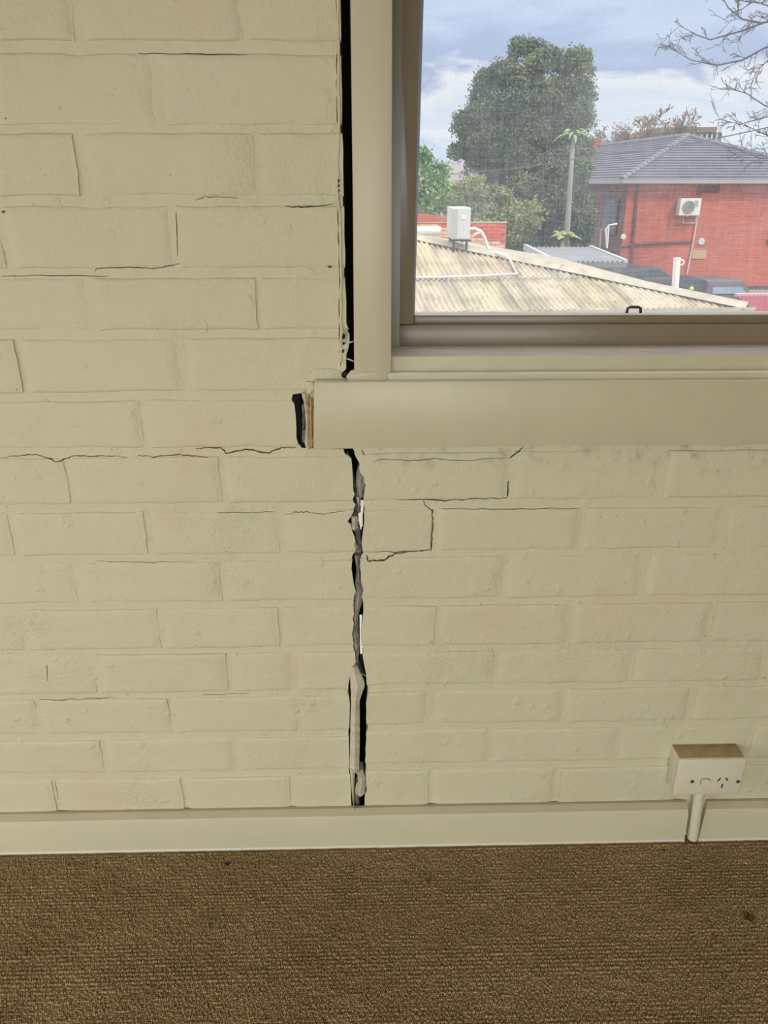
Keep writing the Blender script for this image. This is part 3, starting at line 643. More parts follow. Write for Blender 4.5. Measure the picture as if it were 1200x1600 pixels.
def np_mesh(name, V, Fa):
    me = bpy.data.meshes.new(name); nf, kf = Fa.shape
    me.vertices.add(len(V)); me.vertices.foreach_set('co', V.astype(np.float32).ravel())
    me.loops.add(nf * kf); me.loops.foreach_set('vertex_index', Fa.astype(np.int32).ravel())
    me.polygons.add(nf); me.polygons.foreach_set('loop_start', np.arange(0, nf * kf, kf, dtype=np.int32))
    me.update(calc_edges=True); return me
Fa = (fq[None] + (np.arange(n) * 9)[:, None, None]).reshape(-1, 3)
me = np_mesh('carpet_pile', V.reshape(-1, 3), Fa); me.materials.append(carpet_mat(True)); me.polygons.foreach_set('use_smooth', [True] * len(me.polygons))
o = bpy.data.objects.new('carpet_pile', me); COL.objects.link(o); o.parent = fl; o['kind'] = 'stuff'

# ------------------------------------------------------------------ power outlet
YP = -.042
pl, pr_, pt, pb = at(1064, 1191, YP).x, at(1165, 1191, YP).x, at(1115, 1190, YP).z, at(1115, 1240, YP).z
out = thing('power_outlet', ((pl + pr_) / 2, -.002, (pt + pb) / 2), 'surface-mounted cream power outlet box low on the wall above the skirting', 'outlet')
k = MB(); k.bbox((pl - .001, YP + .009, pb - .003), (pr_ + .001, .001, pt + .003), .002); o = k.build('back_box', [M['plastic'], M['dusty']], out); sharp_smooth(o)
for p in o.data.polygons:
    if p.normal.z > .8: p.material_index = 1
k = MB(); k.bbox((pl - .0025, YP, pb - .003), (pr_ + .0025, YP + .0095, pt + .0035), .0035, 3); sharp_smooth(k.build('face_plate', M['plastic'], out))
zc_ = (pt + pb) / 2
fx = lambda px: at(px, 1221, YP).x
for px in (1081.5, 1153):
    k = MB(); c = Vector((fx(px), YP, at(px, 1221, YP).z)); k.tube([c + Vector((0, -.0008, 0)), c + Vector((0, .002, 0))], .0034, 14)
    o = k.build('screw', M['screw'], out); kk = MB(); kk.box((c.x - .0026, YP - .0012, c.z - .0004), (c.x + .0026, YP - .0006, c.z + .0004)); kk.build('screw_slot', M['slot'], o)
c = Vector((fx(1102), YP, at(1102, 1221.5, YP).z))
def rrect(w, h, p=3.2, n=28):
    q = []
    for i in range(n):
        t = 2 * math.pi * i / n; cs, sn = math.cos(t), math.sin(t)
        q.append(c + Vector((math.copysign(abs(cs) ** (2 / p), cs) * w, 0, math.copysign(abs(sn) ** (2 / p), sn) * h)))
    return q
k = MB(); k.prism(rrect(.0088, .0078), Vector((0, -.0005, 0)), Vector((0, .002, 0))); o = k.build('switch_surround', mat('switch gap shade', srgb(112, 100, 76), .7), out)
k = MB(); k.prism(rrect(.0080, .0070), Vector((0, -.0028, 0)), Vector((0, .002, 0))); k.prism(rrect(.0070, .0060), Vector((0, -.0036, 0)), Vector((0, -.002, 0))); sharp_smooth(k.build('rocker_switch', M['plastic'], out), 30)
for (px, py, ang) in ((1123.5, 1218, 35), (1135.5, 1217.5, -35), (1128, 1228, 2)):
    c = at(px, py, YP); k = MB(); k.box((-.0011, -.0006, -.0040), (.0011, .002, .0040)); o = k.build('pin_slot', M['slot'], out)
    o.data.transform(Matrix.Translation(c) @ Matrix.Rotation(R(ang), 4, 'Y'))
k = MB(); a, b = at(1092, 1243, -.018), at(1082, 1309, -.014)
k.tube([Vector((a.x, a.y, pb + .004)), a, a.lerp(b, .5), b], .0092, 18); k.build('conduit', M['plastic'], out, smooth=False); 
sharp_smooth([c for c in out.children if c.name.startswith('conduit')][0], 50)

# ================================================================== OUTSIDE
GZ = -3.4
M['asphalt'] = mat('pale concrete yard', srgb(170, 165, 155), .9, .15, .8)
k = MB(); k.box((-60, .4, GZ - .3), (120, 160, GZ)); tag(k.build('ground', M['asphalt']), 'pale concrete yard between the houses', kind='structure')

# ---- neighbouring house with the corrugated hip roof
def sheet_mat():
    m = bpy.data.materials.new('weathered cream roof iron'); m.use_nodes = True; t = m.node_tree; b = t.nodes['Principled BSDF']; b.inputs['Roughness'].default_value = .6
    g = t.nodes.new('ShaderNodeNewGeometry'); oi = t.nodes.new('ShaderNodeObjectInfo')
    def nn(s, det=5):
        n = t.nodes.new('ShaderNodeTexNoise'); n.inputs['Scale'].default_value = s; n.inputs['Detail'].default_value = det; n.inputs['Roughness'].default_value = .65; t.links.new(g.outputs['Position'], n.inputs['Vector']); return n.outputs['Fac']
    def ramp(s, st):
        r = t.nodes.new('ShaderNodeValToRGB'); t.links.new(s, r.inputs[0]); e = r.color_ramp.elements
        e[0].position, e[0].color = st[0][0], (*st[0][1], 1); e[1].position, e[1].color = st[-1][0], (*st[-1][1], 1)
        for p, c in st[1:-1]: q = e.new(p); q.color = (*c, 1)
        return r.outputs[0]
    def mul(a, c):
        x = t.nodes.new('ShaderNodeMix'); x.data_type = 'RGBA'; x.blend_type = 'MULTIPLY'; x.inputs[0].default_value = 1; t.links.new(a, x.inputs[6]); t.links.new(c, x.inputs[7]); return x.outputs[2]
    c = ramp(oi.outputs['Random'], [(0, srgb(206, 197, 176)), (.3, srgb(202, 184, 162)), (.5, srgb(186, 184, 170)), (.75, srgb(204, 190, 158)), (1, srgb(190, 184, 170))])
    c = mul(c, ramp(nn(3), [(.3, (.66, .62, .55)), (.55, (1, 1, 1)), (.7, (1.08, 1.0, .92))]))
    c = mul(c, ramp(nn(16, 3), [(.58, (1, 1, 1)), (.70, (.60, .52, .42))]))
    sp = t.nodes.new('ShaderNodeMapping'); sp.inputs['Scale'].default_value = (5, .5, .5); t.links.new(g.outputs['Position'], sp.inputs[0])
    n3 = t.nodes.new('ShaderNodeTexNoise'); n3.inputs['Scale'].default_value = 1; n3.inputs['Detail'].default_value = 3; t.links.new(sp.outputs[0], n3.inputs['Vector'])
    c = mul(c, ramp(n3.outputs['Fac'], [(.38, (.76, .74, .70)), (.5, (1, .98, .94)), (.62, (1.1, 1.08, 1.02))]))
    t.links.new(c, b.inputs['Base Color']); return m
M['iron'] = sheet_mat(); M['ironcap'] = mat('cream roof capping', srgb(190, 178, 156), .6, .25, 4)
AZ = R(5); PT = R(11.5)
P0 = at(1168, 481.5, 10.6)
ex = Vector((math.cos(AZ), math.sin(AZ), 0)); up = Vector((-math.sin(AZ) * math.cos(PT), math.cos(AZ) * math.cos(PT), math.sin(PT))); rn = ex.cross(up).normalized()
hp = on_plane(648, 373, P0, rn) - P0; HS, HT = -hp.dot(ex), hp.dot(up)
def rp(s, t, n=0): return P0 - ex * s + up * t + rn * n
TL = (on_plane(740, 435, P0, rn) - P0).dot(up)
house = thing('neighbouring_house', (P0.x - 3, P0.y + 2, GZ), 'low house with weathered cream corrugated hip roof just below the window', 'house')
topt = lambda s: max(.02, min(HT, s * HT / HS))
PITCH = .086
SW = PITCH * 10
ns = int((HS + 3.2) / SW) + 1
for (lo, hi, lift) in ((0, TL, 0), (TL - .12, 99, .012)):
    for i in range(ns):
        s0 = i * SW; k = MB(); nc = 80; v = []; f = []
        if topt(s0 + SW + .05) <= lo + .05: continue
        for c in range(nc + 1):
            s = s0 + (SW + .03) * c / nc; hgt_ = .020 * math.sin(2 * math.pi * s / PITCH) + lift + .012 * (i % 2)
            tt = min(hi, topt(s)); tt = max(tt, lo + .001)
            v += [rp(s, lo, hgt_), rp(s, tt, hgt_)]
        for c in range(nc): f.append((2 * c, 2 * c + 1, 2 * c + 3, 2 * c + 2))
        k.add(v, f); o = k.build('roof_sheet', M['iron'], house, smooth=True, fix=False)
# other side of the hip
back = Vector((-math.sin(AZ), math.cos(AZ), 0))
Q = [rp(HS, HT), rp(0, 0), rp(0, 0) + back * 9, rp(HS, HT) + back * 3]
k = MB(); k.prism(Q, Vector((0, 0, -.03)), Vector((0, 0, .0))); k.build('roof_slope', M['ironcap'], house)
for q in range(1, 1): pass
k = MB()                                              # hip capping: shallow folded strip with a roll
hd = (rp(HS, HT) - rp(0, 0)).normalized(); sd = hd.cross(Vector((0, 0, 1))).normalized()
for a, b in ((0, .5), (.5, 1.0)):
    A, B = rp(HS * a, HT * a), rp(HS * b, HT * b); v = []
    for p in (A, B + hd * .02):
        for (w, z) in ((-.20, .005), (-.06, .055), (-.03, .075), (.03, .075), (.06, .055), (.20, -.01)): v.append(p - sd * w * -1 + Vector((0, 0, z + .01)))
    k.add(v, [(j, j + 1, 7 + j, 6 + j) for j in range(5)])
k.build('hip_cap', M['ironcap'], house)
A = rp(HS, HT); k = MB(); k.tube([A + Vector((0, 0, .03)), A - ex * 3.2 + Vector((0, 0, .03))], .08, 8); k.build('ridge_cap', M['ironcap'], house)
k = MB(); dn = Vector((0, 0, -1)); fw = -back
for (n0, n1, z0, z1) in ((-.06, .11, -.11, -.02), (.10, .12, -.02, .03)):
    a = rp(-.06, 0); b = rp(HS + 3.2, 0)
    k.hexa([a + fw * n0 + Vector((0, 0, z0)), b + fw * n0 + Vector((0, 0, z0)), b + fw * n1 + Vector((0, 0, z0)), a + fw * n1 + Vector((0, 0, z0)),
            a + fw * n0 + Vector((0, 0, z1)), b + fw * n0 + Vector((0, 0, z1)), b + fw * n1 + Vector((0, 0, z1)), a + fw * n1 + Vector((0, 0, z1))])
k.build('gutter', M['ironcap'], house)
M['redbr'] = brick_mat('red brick', srgb(208, 98, 74), srgb(190, 84, 64), srgb(198, 132, 110))
k = MB(); a, b = rp(.5, .5), rp(HS + 3, .5); c = rp(.5, .5) + back * 8; d = rp(HS + 3, .5) + back * 8
for p in (a, b, c, d): p.z = P0.z - .05
k.hexa([Vector((p.x, p.y, GZ)) for p in (a, b, d, c)] + [a, b, d, c]); k.build('house_wall', M['redbr'], house)

# things on that roof
M['white'] = mat('white pvc', srgb(232, 230, 222), .5, .08, 6)
k = MB(); q = [(640, 434, .06), (700, 433, .06), (760, 431, .06), (808, 428, .06), (800, 413, .06), (793, 400, .09)]
k.tube([on_plane(x, y, P0 + rn * n_, rn) for x, y, n_ in q], .021, 8); q0 = on_plane(760, 431, P0, rn)
tag(k.build('roof_pipe', mat('grey-white conduit', srgb(205, 203, 196), .5), base=q0), 'thin pale conduit running across the corrugated roof', 'pipe')
hipP = lambda px: (lambda a: rp(HS * a, HT * a))(max(0, min(1, (px - 1168) / (648 - 1168))))
b0 = on_plane(720, 396, P0, rn)
cu = thing('air_conditioner', b0, 'tall pale condenser unit standing on the corrugated roof', 'air conditioner')
Yc = b0.y; cw = at(735, 350, Yc).x - at(705, 350, Yc).x; z1, z0 = at(720, 324, Yc).z, at(720, 374, Yc).z
xc = at(705, 350, Yc).x
k = MB(); k.bbox((xc, Yc - .02, z0), (xc + cw, Yc + .75, z1), .02, 2); k.build('casing', mat('pale grey casing', srgb(206, 205, 200), .5), cu)
k = MB(); k.bbox((xc + .01, Yc - .03, z0 + .03), (xc + cw * .32, Yc - .012, z1 - .03), .004); k.build('side_panel', mat('grey casing panel', srgb(176, 178, 178), .5), cu)
k = MB(); k.bbox((xc + cw * .5, Yc - .034, z0 + .33), (xc + cw * .74, Yc - .012, z0 + .40), .004); k.build('handle', M['white'], cu)
for dx_ in (.06, cw - .05):
    for dy_ in (.02, .68):
        k = MB(); k.box((xc + dx_ - .02, Yc + dy_, (b0.z + .03 if dy_ < .1 else b0.z + .14)), (xc + dx_ + .02, Yc + dy_ + .04, z0 + .01)); k.build('leg', M['black'], cu)
k = MB(); k.box((xc - .03, Yc + .0, z0 - .035), (xc + cw + .03, Yc + .07, z0 - .005)); k.build('bracket', M['black'], cu)
k = MB(); q = [(731, 358), (742, 357), (752, 362), (758, 373), (762, 386), (768, 394)]; k.tube([at(x, y, Yc + .3) for x, y in q], .028, 8); k.build('insulated_pipe', M['white'], cu, smooth=True)
k = MB(); q = [(736, 371), (744, 365), (752, 362)]; k.tube([at(x, y, Yc + .3) for x, y in q], .022, 8); k.build('insulated_pipe', M['white'], cu, smooth=True)
c = [at(768, 394, Yc + .2), at(784, 398, Yc - .5), at(796, 402, Yc - 1.0)]; k = MB(); k.tube([p + Vector((0, 0, .0)) for p in c], .04, 8); k.build('duct', M['white'], cu)
yr = rp(HS, HT).y + .35
k = MB(); k.tube([at(600, 361, yr), at(688, 361, yr)], .085, 12); tag(k.build('white_pipe', M['white'], smooth=False, base=at(650, 361, yr)), 'thick white pipe lying along the roof ridge left of the condenser', 'pipe')
# white vent pipe with a ring, standing past the hip
Yv = hipP(1057).y + .9; zt_, zb2 = at(1058, 403, Yv).z, at(1054, 452, Yv).z - .25
a = at(1058, 403, Yv); b = at(1055, 447, Yv); b = b + (b - a) * .6
vp = thing('vent_pipe', b, 'white upright vent pipe rising from the far side of the corrugated roof', 'pipe')
k = MB(); k.tube([b, a], .058, 14); sharp_smooth(k.build('pipe', M['white'], vp), 50)
k = MB(); k.tube([a + (b - a) * .02, a], .064, 14); sharp_smooth(k.build('cap', M['white'], vp), 50)
k = MB(); c = at(1065, 410, Yv); k.tube([c + Vector((math.cos(t) * .04, 0, math.sin(t) * .04)) for t in [i * math.pi / 6 for i in range(13)]], .012, 6, cap=False); k.build('ring', M['white'], vp, smooth=True)
bp = hipP(1097) + Vector((0, .1, .11)); bm = bmesh.new(); bmesh.ops.create_icosphere(bm, subdivisions=2, radius=.035); me = bpy.data.meshes.new('ball'); bm.to_mesh(me); bm.free()
for v in me.vertices: v.co *= 1 + .05 * nz(*v.co, 60)
me.polygons.foreach_set('use_smooth', [True] * len(me.polygons)); me.materials.append(mat('yellow-green felt', srgb(205, 214, 90), .9))
o = bpy.data.objects.new('ball', me); COL.objects.link(o); o.location = bp; tag(o, 'small yellow-green ball resting on the roof hip', 'ball')

# ---- stepped parapet wall of red and cream bricks behind the ridge
YPp = 20.0
par = thing('parapet_wall', (at(720, 400, YPp).x, YPp, GZ), 'red brick parapet with a stepped band of cream bricks behind the roof', 'wall')
xL_, xR_ = at(600, 360, YPp).x, at(791, 360, YPp).x; zT = at(760, 347, YPp).z; bh, bw = .086, .25
M['prd'] = mat('parapet red brick', srgb(222, 112, 88), .9, .2, 3); M['pcr'] = mat('parapet cream brick', srgb(232, 200, 160), .9, .12, 3); M['pmo'] = mat('parapet mortar', srgb(190, 130, 112), .95)
k = MB(); k.box((xL_, YPp + .02, GZ), (xR_, YPp + .23, zT - .005)); k.build('mortar_core', M['pmo'], par)
bmr = {}
for nm in ('prd', 'pcr'):
    kk = MB(); kk.box((0, 0, 0), (bw - .012, .08, bh - .012)); bmr[nm] = kk.mesh('brick', M[nm])
hipz = lambda x: None
nrow = 13
for rI in range(nrow):
    z = zT - .03 - (rI + 1) * bh; off = (rI % 2) * bw / 2
    xx = xR_ - bw + off
    while xx > xL_ - .1:
        x2 = xx
        if x2 + bw > xR_ + .01: xx -= bw; continue
        # cream band follows the roof line in steps
        pxm = 791 - (xR_ - x2 - bw / 2) * (191 / (xR_ - xL_))
        line = np.interp(pxm, [640, 700, 735, 791], [347, 360, 371, 385]); zl = at(pxm, line, YPp).z
        zc2 = z + bh / 2
        zl += .06; cream = zl - .34 < zc2 < zl
        if zc2 < zl - .45: xx -= bw; continue
        o = bpy.data.objects.new('brick', bmr['pcr' if cream else 'prd']); COL.objects.link(o); o.location = (x2, YPp - random.uniform(.0, .012), z); o.parent = par; o.matrix_parent_inverse = par.matrix_basis.inverted()
        xx -= bw
k = MB(); k.hexa([Vector((at(600, 0, YPp).x, YPp - .02, zT - .03)), Vector((xR_ + .02, YPp - .02, zT - .03)), Vector((xR_ + .02, YPp + .25, zT - .03)), Vector((at(600, 0, YPp).x, YPp + .25, zT - .03)),
                  Vector((at(600, 0, YPp).x, YPp - .02, zT)), Vector((xR_ + .02, YPp - .02, zT)), Vector((xR_ + .02, YPp + .25, zT)), Vector((at(600, 0, YPp).x, YPp + .25, zT))])
k.build('coping', mat('lichened coping', srgb(196, 176, 140), .9, .3, 5), par)
# raised left part
xm = at(703, 340, YPp).x; zl1, zl0 = at(703, 340, YPp).z, at(600, 326, YPp).z; xl0 = at(600, 326, YPp).x
k = MB(); k.prism([Vector((xl0, YPp, zT)), Vector((xm, YPp, zT)), Vector((xm, YPp, zl1)), Vector((xl0, YPp, zl0))], Vector((0, .0, 0)), Vector((0, .22, 0))); k.build('raised_section', brick_mat('parapet brickwork', srgb(224, 116, 92), srgb(210, 102, 80), srgb(190, 130, 112)), par)

# ---- grey garage
Yg = 21.5
ga = thing('garage', (at(900, 420, Yg).x, Yg, GZ), 'small grey garage with a pale metal roof behind the corrugated roof', 'garage')
e0, e1 = at(863, 409, Yg), at(978, 409, Yg); b0_, b1_ = at(820, 386, Yg + 5), at(922, 386, Yg + 5)
zE = e0.z; dR = Vector((b0_.x - e0.x, 5, b0_.z - e0.z)); 
b1_ = e1 + Vector((b1_.x - e1.x, 5, b0_.z - e0.z)); b0_ = e0 + dR
k = MB(); v = []; f = []; nc = 90
for c in range(nc + 1):
    t = c / nc; w = .022 * math.sin(2 * math.pi * t * 15); v += [e0.lerp(e1, t) + Vector((0, 0, w)), b0_.lerp(b1_, t) + Vector((0, 0, w))]
for c in range(nc): f.append((2 * c, 2 * c + 2, 2 * c + 3, 2 * c + 1))
k.add(v, f); k.build('roof', mat('grey metal roof', srgb(158, 158, 160), .7, .12, 2), ga, smooth=True, fix=False)
M['fasc'] = mat('pale fascia', srgb(196, 202, 200), .6)
def bar(a, b, w, h):
    k = MB(); d = (b - a).normalized(); s = d.cross(Vector((0, 0, 1))).normalized() * w; u = Vector((0, 0, h))
    k.hexa([a - s - u, b - s - u, b + s - u, a + s - u, a - s + u, b - s + u, b + s + u, a + s + u]); return k
bar(e0, b0_, .06, .10).build('bargeboard', M['fasc'], ga); bar(e1, b1_, .05, .06).build('bargeboard', M['fasc'], ga)
bar(e0 + Vector((0, -.05, -.08)), e1 + Vector((0, -.05, -.08)), .06, .07).build('gutter', mat('grey gutter', srgb(130, 136, 138), .6), ga)
k = MB(); i0, i1 = e0 + Vector((.15, .2, -.12)), e1 + Vector((-.25, .2, -.12)); j0, j1_ = b0_ + Vector((.15, -.2, -.12)), b1_ + Vector((-.15, -.2, -.12))
k.hexa([Vector((p.x, p.y, GZ)) for p in (i0, i1, j1_, j0)] + [i0, i1, j1_, j0]); k.build('wall', mat('blue-grey garage wall', srgb(150, 166, 170), .8, .1, 2), ga)

# ---- two-storey red brick apartment building
Yb = 35.0
ap = thing('apartment_building', (at(1090, 448, Yb).x, Yb, GZ), 'two-storey red brick building with a dark tiled hip roof', 'building')
c0 = at(977, 330, Yb); c1x = at(1290, 400, Yb).x; zEv = at(1090, 282, Yb).z
dB = Vector((-3.0, 24, 0)).normalized()
bk = c0 + dB * 22
k = MB(); k.box((c0.x, Yb, GZ), (c1x, Yb + .3, zEv)); k.build('front_wall', M['redbr'], ap)
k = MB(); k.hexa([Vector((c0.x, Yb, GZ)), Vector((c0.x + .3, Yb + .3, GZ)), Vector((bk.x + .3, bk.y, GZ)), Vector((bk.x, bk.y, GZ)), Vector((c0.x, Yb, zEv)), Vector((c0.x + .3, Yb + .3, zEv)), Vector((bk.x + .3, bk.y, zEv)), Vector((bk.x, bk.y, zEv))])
k.build('side_wall', brick_mat('side brick with painted shade', srgb(120, 78, 70), srgb(104, 66, 60), srgb(130, 100, 92), axis='y'), ap)  # shaded face: the shade is put into a darker brick colour
k = MB(); k.box((c0.x - .02, Yb - .06, GZ), (c1x, Yb, at(1150, 447, Yb - .06).z)); k.build('plinth', mat('dark plinth', srgb(96, 78, 76), .9), ap)
M['tile'] = mat('dark grey roof tile', srgb(104, 104, 116), .7, .2, 1.5)
OV = .45
E0 = Vector((c0.x - OV, Yb - OV, zEv)); E1 = Vector((c1x + OV, Yb - OV, zEv)); 
pk = at(1074, 213, Yb + 5.5); rb_ = pk + dB * 17; E3 = E0 + dB * 24
def stepped(name, A, B, C, D, n, lip=.045):
    """tile courses from eave A-B to top D-C as shallow steps"""
    k = MB(); nrm = (B - A).cross(D - A).normalized()
    if nrm.z < 0: nrm = -nrm
    for i in range(n):
        t0, t1 = i / n, (i + 1) / n
        a, b, c, d = A.lerp(D, t0), B.lerp(C, t0), B.lerp(C, t1), A.lerp(D, t1)
        k.add([a + nrm * lip, b + nrm * lip, c, d, a - nrm * .02, b - nrm * .02], [(0, 1, 2, 3), (4, 5, 1, 0)])
    o = k.build(name, M['tile'], ap, fix=False); o['kind'] = 'stuff'; return o
stepped('tiled_slope', E0, E1, pk + Vector((.01, 0, 0)), pk, 17); stepped('tiled_slope', E0, E3, rb_, pk, 17)
stepped('tiled_slope', E1, E1 + dB * 24, rb_, pk, 17)
M['cap'] = mat('grey ridge tile', srgb(128, 126, 134), .7, .15, 2)
for (a, b) in ((E0, pk), (pk, rb_), (E1, pk)):
    n_ = int((b - a).length / .42)
    for i in range(n_):
        p, q = a.lerp(b, i / n_), a.lerp(b, (i + 1.08) / n_); k = MB(); k.tube([p + Vector((0, 0, .05)), q + Vector((0, 0, .03))], [.13, .11], 6); k.build('ridge_tile', M['cap'], ap)
k = MB(); 
for a, b in ((E0, E1), (E0, E3)):
    d = (b - a).normalized(); s = Vector((d.y, -d.x, 0)) * .07
    k.hexa([a - s + Vector((0, 0, -.12)), b - s + Vector((0, 0, -.12)), b + s + Vector((0, 0, -.12)), a + s + Vector((0, 0, -.12)), a - s + Vector((0, 0, .03)), b - s + Vector((0, 0, .03)), b + s + Vector((0, 0, .03)), a + s + Vector((0, 0, .03))])
k.build('gutter', mat('pale gutter', srgb(168, 160, 152), .6), ap)
k = MB(); k.hexa([E0 + Vector((.05, .05, -.14)), E1 + Vector((0, .05, -.14)), E1 + dB * 24 + Vector((0, 0, -.14)), E3 + Vector((.05, 0, -.14)), E0 + Vector((.05, .05, -.11)), E1 + Vector((0, .05, -.11)), E1 + dB * 24 + Vector((0, 0, -.11)), E3 + Vector((.05, 0, -.11))])
k.build('soffit', mat('soffit', srgb(120, 108, 104), .8), ap)
M['dpipe'] = mat('dark red downpipe', srgb(116, 52, 50), .6)
def wpipe(name, pts, r, m, Y=Yb - .06, par_=ap):
    k = MB(); k.tube([at(x, y, Y) for x, y in pts], r, 8); return k.build(name, m, par_)
wpipe('downpipe', [(998, 285), (989, 376), (985, 440)], .07, M['dpipe']); wpipe('downpipe', [(974, 386), (985, 382), (1030, 380), (1082, 377)], .06, M['dpipe'])
wpipe('downpipe', [(1095, 284), (1093, 305)], .085, M['dpipe'])
k = MB(); a = at(1098, 290, Yb - .03); k.box((a.x - .1, Yb - .05, a.z - .3), (a.x + .75, Yb + .02, a.z + .1)); k.build('vent_grille', M['dpipe'], ap)
wpipe('white_pipe', [(1089, 338), (1086, 360), (1080, 395), (1073, 428)], .04, mat('pinkish white pipe', srgb(226, 190, 176), .6))
# side wall windows, pipes
M['pane'] = mat('dark window glass', srgb(52, 62, 72), .15)
sv = Vector((dB.y, -dB.x, 0))
def side_pt(d, z): return Vector((c0.x, Yb, z)) + dB * d - sv * .04
for (d0, d1, z0_, z1_) in ((.6, 2.2, -.9, .6), (4.6, 7.5, -1.2, .6), (.8, 3.0, -2.9, -1.6), (5, 8, -3, -1.4), (12, 15, -1.2, .6)):
    k = MB(); P = [side_pt(d0, z0_), side_pt(d1, z0_), side_pt(d1, z1_), side_pt(d0, z1_)]; k.prism(P, -sv * .03, sv * .03); o = k.build('window', mat('dark frame', srgb(60, 56, 60), .5), ap)
    k = MB(); m_ = (P[0] + P[2]) / 2; k.prism([m_ + (p - m_) * .86 for p in P], -sv * .05, -sv * .02); k.build('pane', M['pane'], o)
wpipe('vent_stack', [(948, 388), (951, 352), (964, 350)], .05, M['white'], Yb - .8); wpipe('vent_stack', [(937, 388), (939, 357)], .04, mat('grey stack', srgb(150, 146, 150), .6), Yb - .8); wpipe('vent_stack', [(948, 385), (946, 359), (951, 353)], .04, M['white'], Yb - .8)
def disc2(name, px, py, r, Y, m, parent, base=None):
    c = at(px, py, Y); k = MB(); k.tube([c + Vector((0, -.06, 0)), c], [r * .8, r], 18); return k.build(name, m, parent, base=base)
disc2('wall_vent', 974, 370, .12, Yb - .1, M['white'], ap)
o = disc2('satellite_dish', 1095.5, 377.5, .16, Yb - .02, mat('pale dish', srgb(205, 205, 214), .5), None, base=at(1095.5, 377.5, Yb - .02)); tag(o, 'round pale disc mounted on the red brick wall beside the white pipe', 'vent')
o = disc2('wall_vent', 1202, 377, .14, Yb - .02, mat('dark vent', srgb(110, 92, 88), .6), ap)
a, b = at(1083, 390.5, Yb - .04), at(1102, 404, Yb - .04)
k = MB(); k.box((a.x, Yb - .05, b.z), (b.x, Yb, a.z)); o = k.build('wall_sign', mat('faded yellow board', srgb(206, 176, 118), .8, .2, 6), base=(a.x, Yb - .05, b.z)); tag(o, 'small faded yellow rectangular board fixed to the red brick wall', 'sign')
k = MB(); 
for i in range(4): k.box((a.x + .05, Yb - .056, b.z + .05 + i * .09), (b.x - .05 - (i % 2) * .1, Yb - .05, b.z + .075 + i * .09))
kk = k.build('frame_line', mat('board ribs', srgb(170, 140, 96), .8), o)
# condenser on the wall
a, b = at(1064, 310, Yb - .5), at(1093, 337, Yb - .5)
cu = thing('air_conditioner', (a.x, Yb - .5, b.z), 'white condenser unit on a bracket high on the red brick wall', 'air conditioner')
k = MB(); k.bbox((a.x, Yb - .5, b.z), (b.x, Yb - .08, a.z), .03); k.build('casing', mat('white casing', srgb(222, 218, 208), .5), cu)
k = MB(); c = at(1076, 324, Yb - .51); c = Vector((c.x, Yb - .5, c.z)); k.tube([c + Vector((0, -.02, 0)), c], .27, 22); k.build('fan_guard', mat('fan guard', srgb(128, 118, 116), .6), cu)
k = MB()
for rr in (.09, .17, .25): k.tube([c + Vector((math.cos(t) * rr, -.03, math.sin(t) * rr)) for t in [i * math.pi / 9 for i in range(19)]], .012, 5, cap=False)
k.build('fan_ring', mat('fan ring', srgb(190, 186, 178), .6), cu)
k = MB(); c2 = at(1088, 318, Yb - .51); k.box((c2.x - .08, Yb - .515, c2.z - .12), (c2.x + .08, Yb - .498, c2.z + .12)); k.build('badge_panel', mat('grey badge panel', srgb(170, 168, 166), .5), cu)
for px in (1068, 1087):
    k = MB(); p = at(px, 337, Yb); k.tube([Vector((p.x, Yb - .48, b.z - .02)), Vector((p.x, Yb - .02, b.z - .02)), Vector((p.x, Yb - .02, b.z - .32))], .025, 6); k.build('bracket', M['white'], cu)
k = MB(); p, q = at(1068, 337, Yb), at(1087, 337, Yb); k.tube([Vector((p.x, Yb - .02, b.z - .32)), Vector((q.x, Yb - .02, b.z - .32))], .025, 6); k.build('bracket', M['white'], cu)
# chimney on the far roof
cp = at(927, 236, Yb + 16); k = MB(); k.box((cp.x - .45, cp.y, cp.z - 1.5), (cp.x + .4, cp.y + .9, at(927, 218, Yb + 16).z)); k.build('chimney', mat('red chimney brick', srgb(186, 70, 56), .9, .15, 3), ap)
# flat-roofed dark building behind
Yd = 70; a, b = at(1040, 207, Yd), at(1114, 300, Yd)
k = MB(); k.box((a.x, Yd, GZ), (b.x, Yd + 8, a.z)); k2 = thing('distant_building', (a.x, Yd, GZ), 'dark flat-topped building peeking over the tiled roof', 'building'); k.build('wall', mat('dark teal wall', srgb(84, 100, 108), .8), k2)
k = MB(); k.box((a.x - .3, Yd - .3, a.z), (b.x - .6, Yd + 8, a.z + .4)); k.build('parapet', mat('brown parapet', srgb(120, 100, 84), .8), k2)
for i in range(5):
    k = MB(); xx = b.x - 2.2 + i * .42; k.box((xx, Yd - .15, a.z - 1.1), (xx + .12, Yd - .02, a.z - .1)); k.build('louvre_fin', M['fasc'], k2)
# distant pale house between the trees
Yh = 78; a, b = at(693, 253, Yh), at(730, 300, Yh)
hh = thing('distant_house', (a.x, Yh, GZ), 'pale distant house glimpsed between the trees at the left of the pane', 'house')
k = MB(); k.box((a.x, Yh, GZ), (b.x, Yh + 6, a.z)); k.build('wall', mat('pale house wall', srgb(196, 190, 184), .8), hh)
k = MB(); z_ = at(700, 272, Yh - 1).z; k.hexa([Vector((a.x - 2, Yh - 3, z_ - .8)), Vector((b.x + 1, Yh - 3, z_ - .8)), Vector((b.x + 1, Yh + .2, z_ - .8)), Vector((a.x - 2, Yh + .2, z_ - .8)), Vector((a.x - 1, Yh - 1, z_)), Vector((b.x, Yh - 1, z_)), Vector((b.x, Yh + .2, z_)), Vector((a.x - 1, Yh + .2, z_))])
k.build('roof', mat('grey house roof', srgb(150, 142, 136), .8), hh)

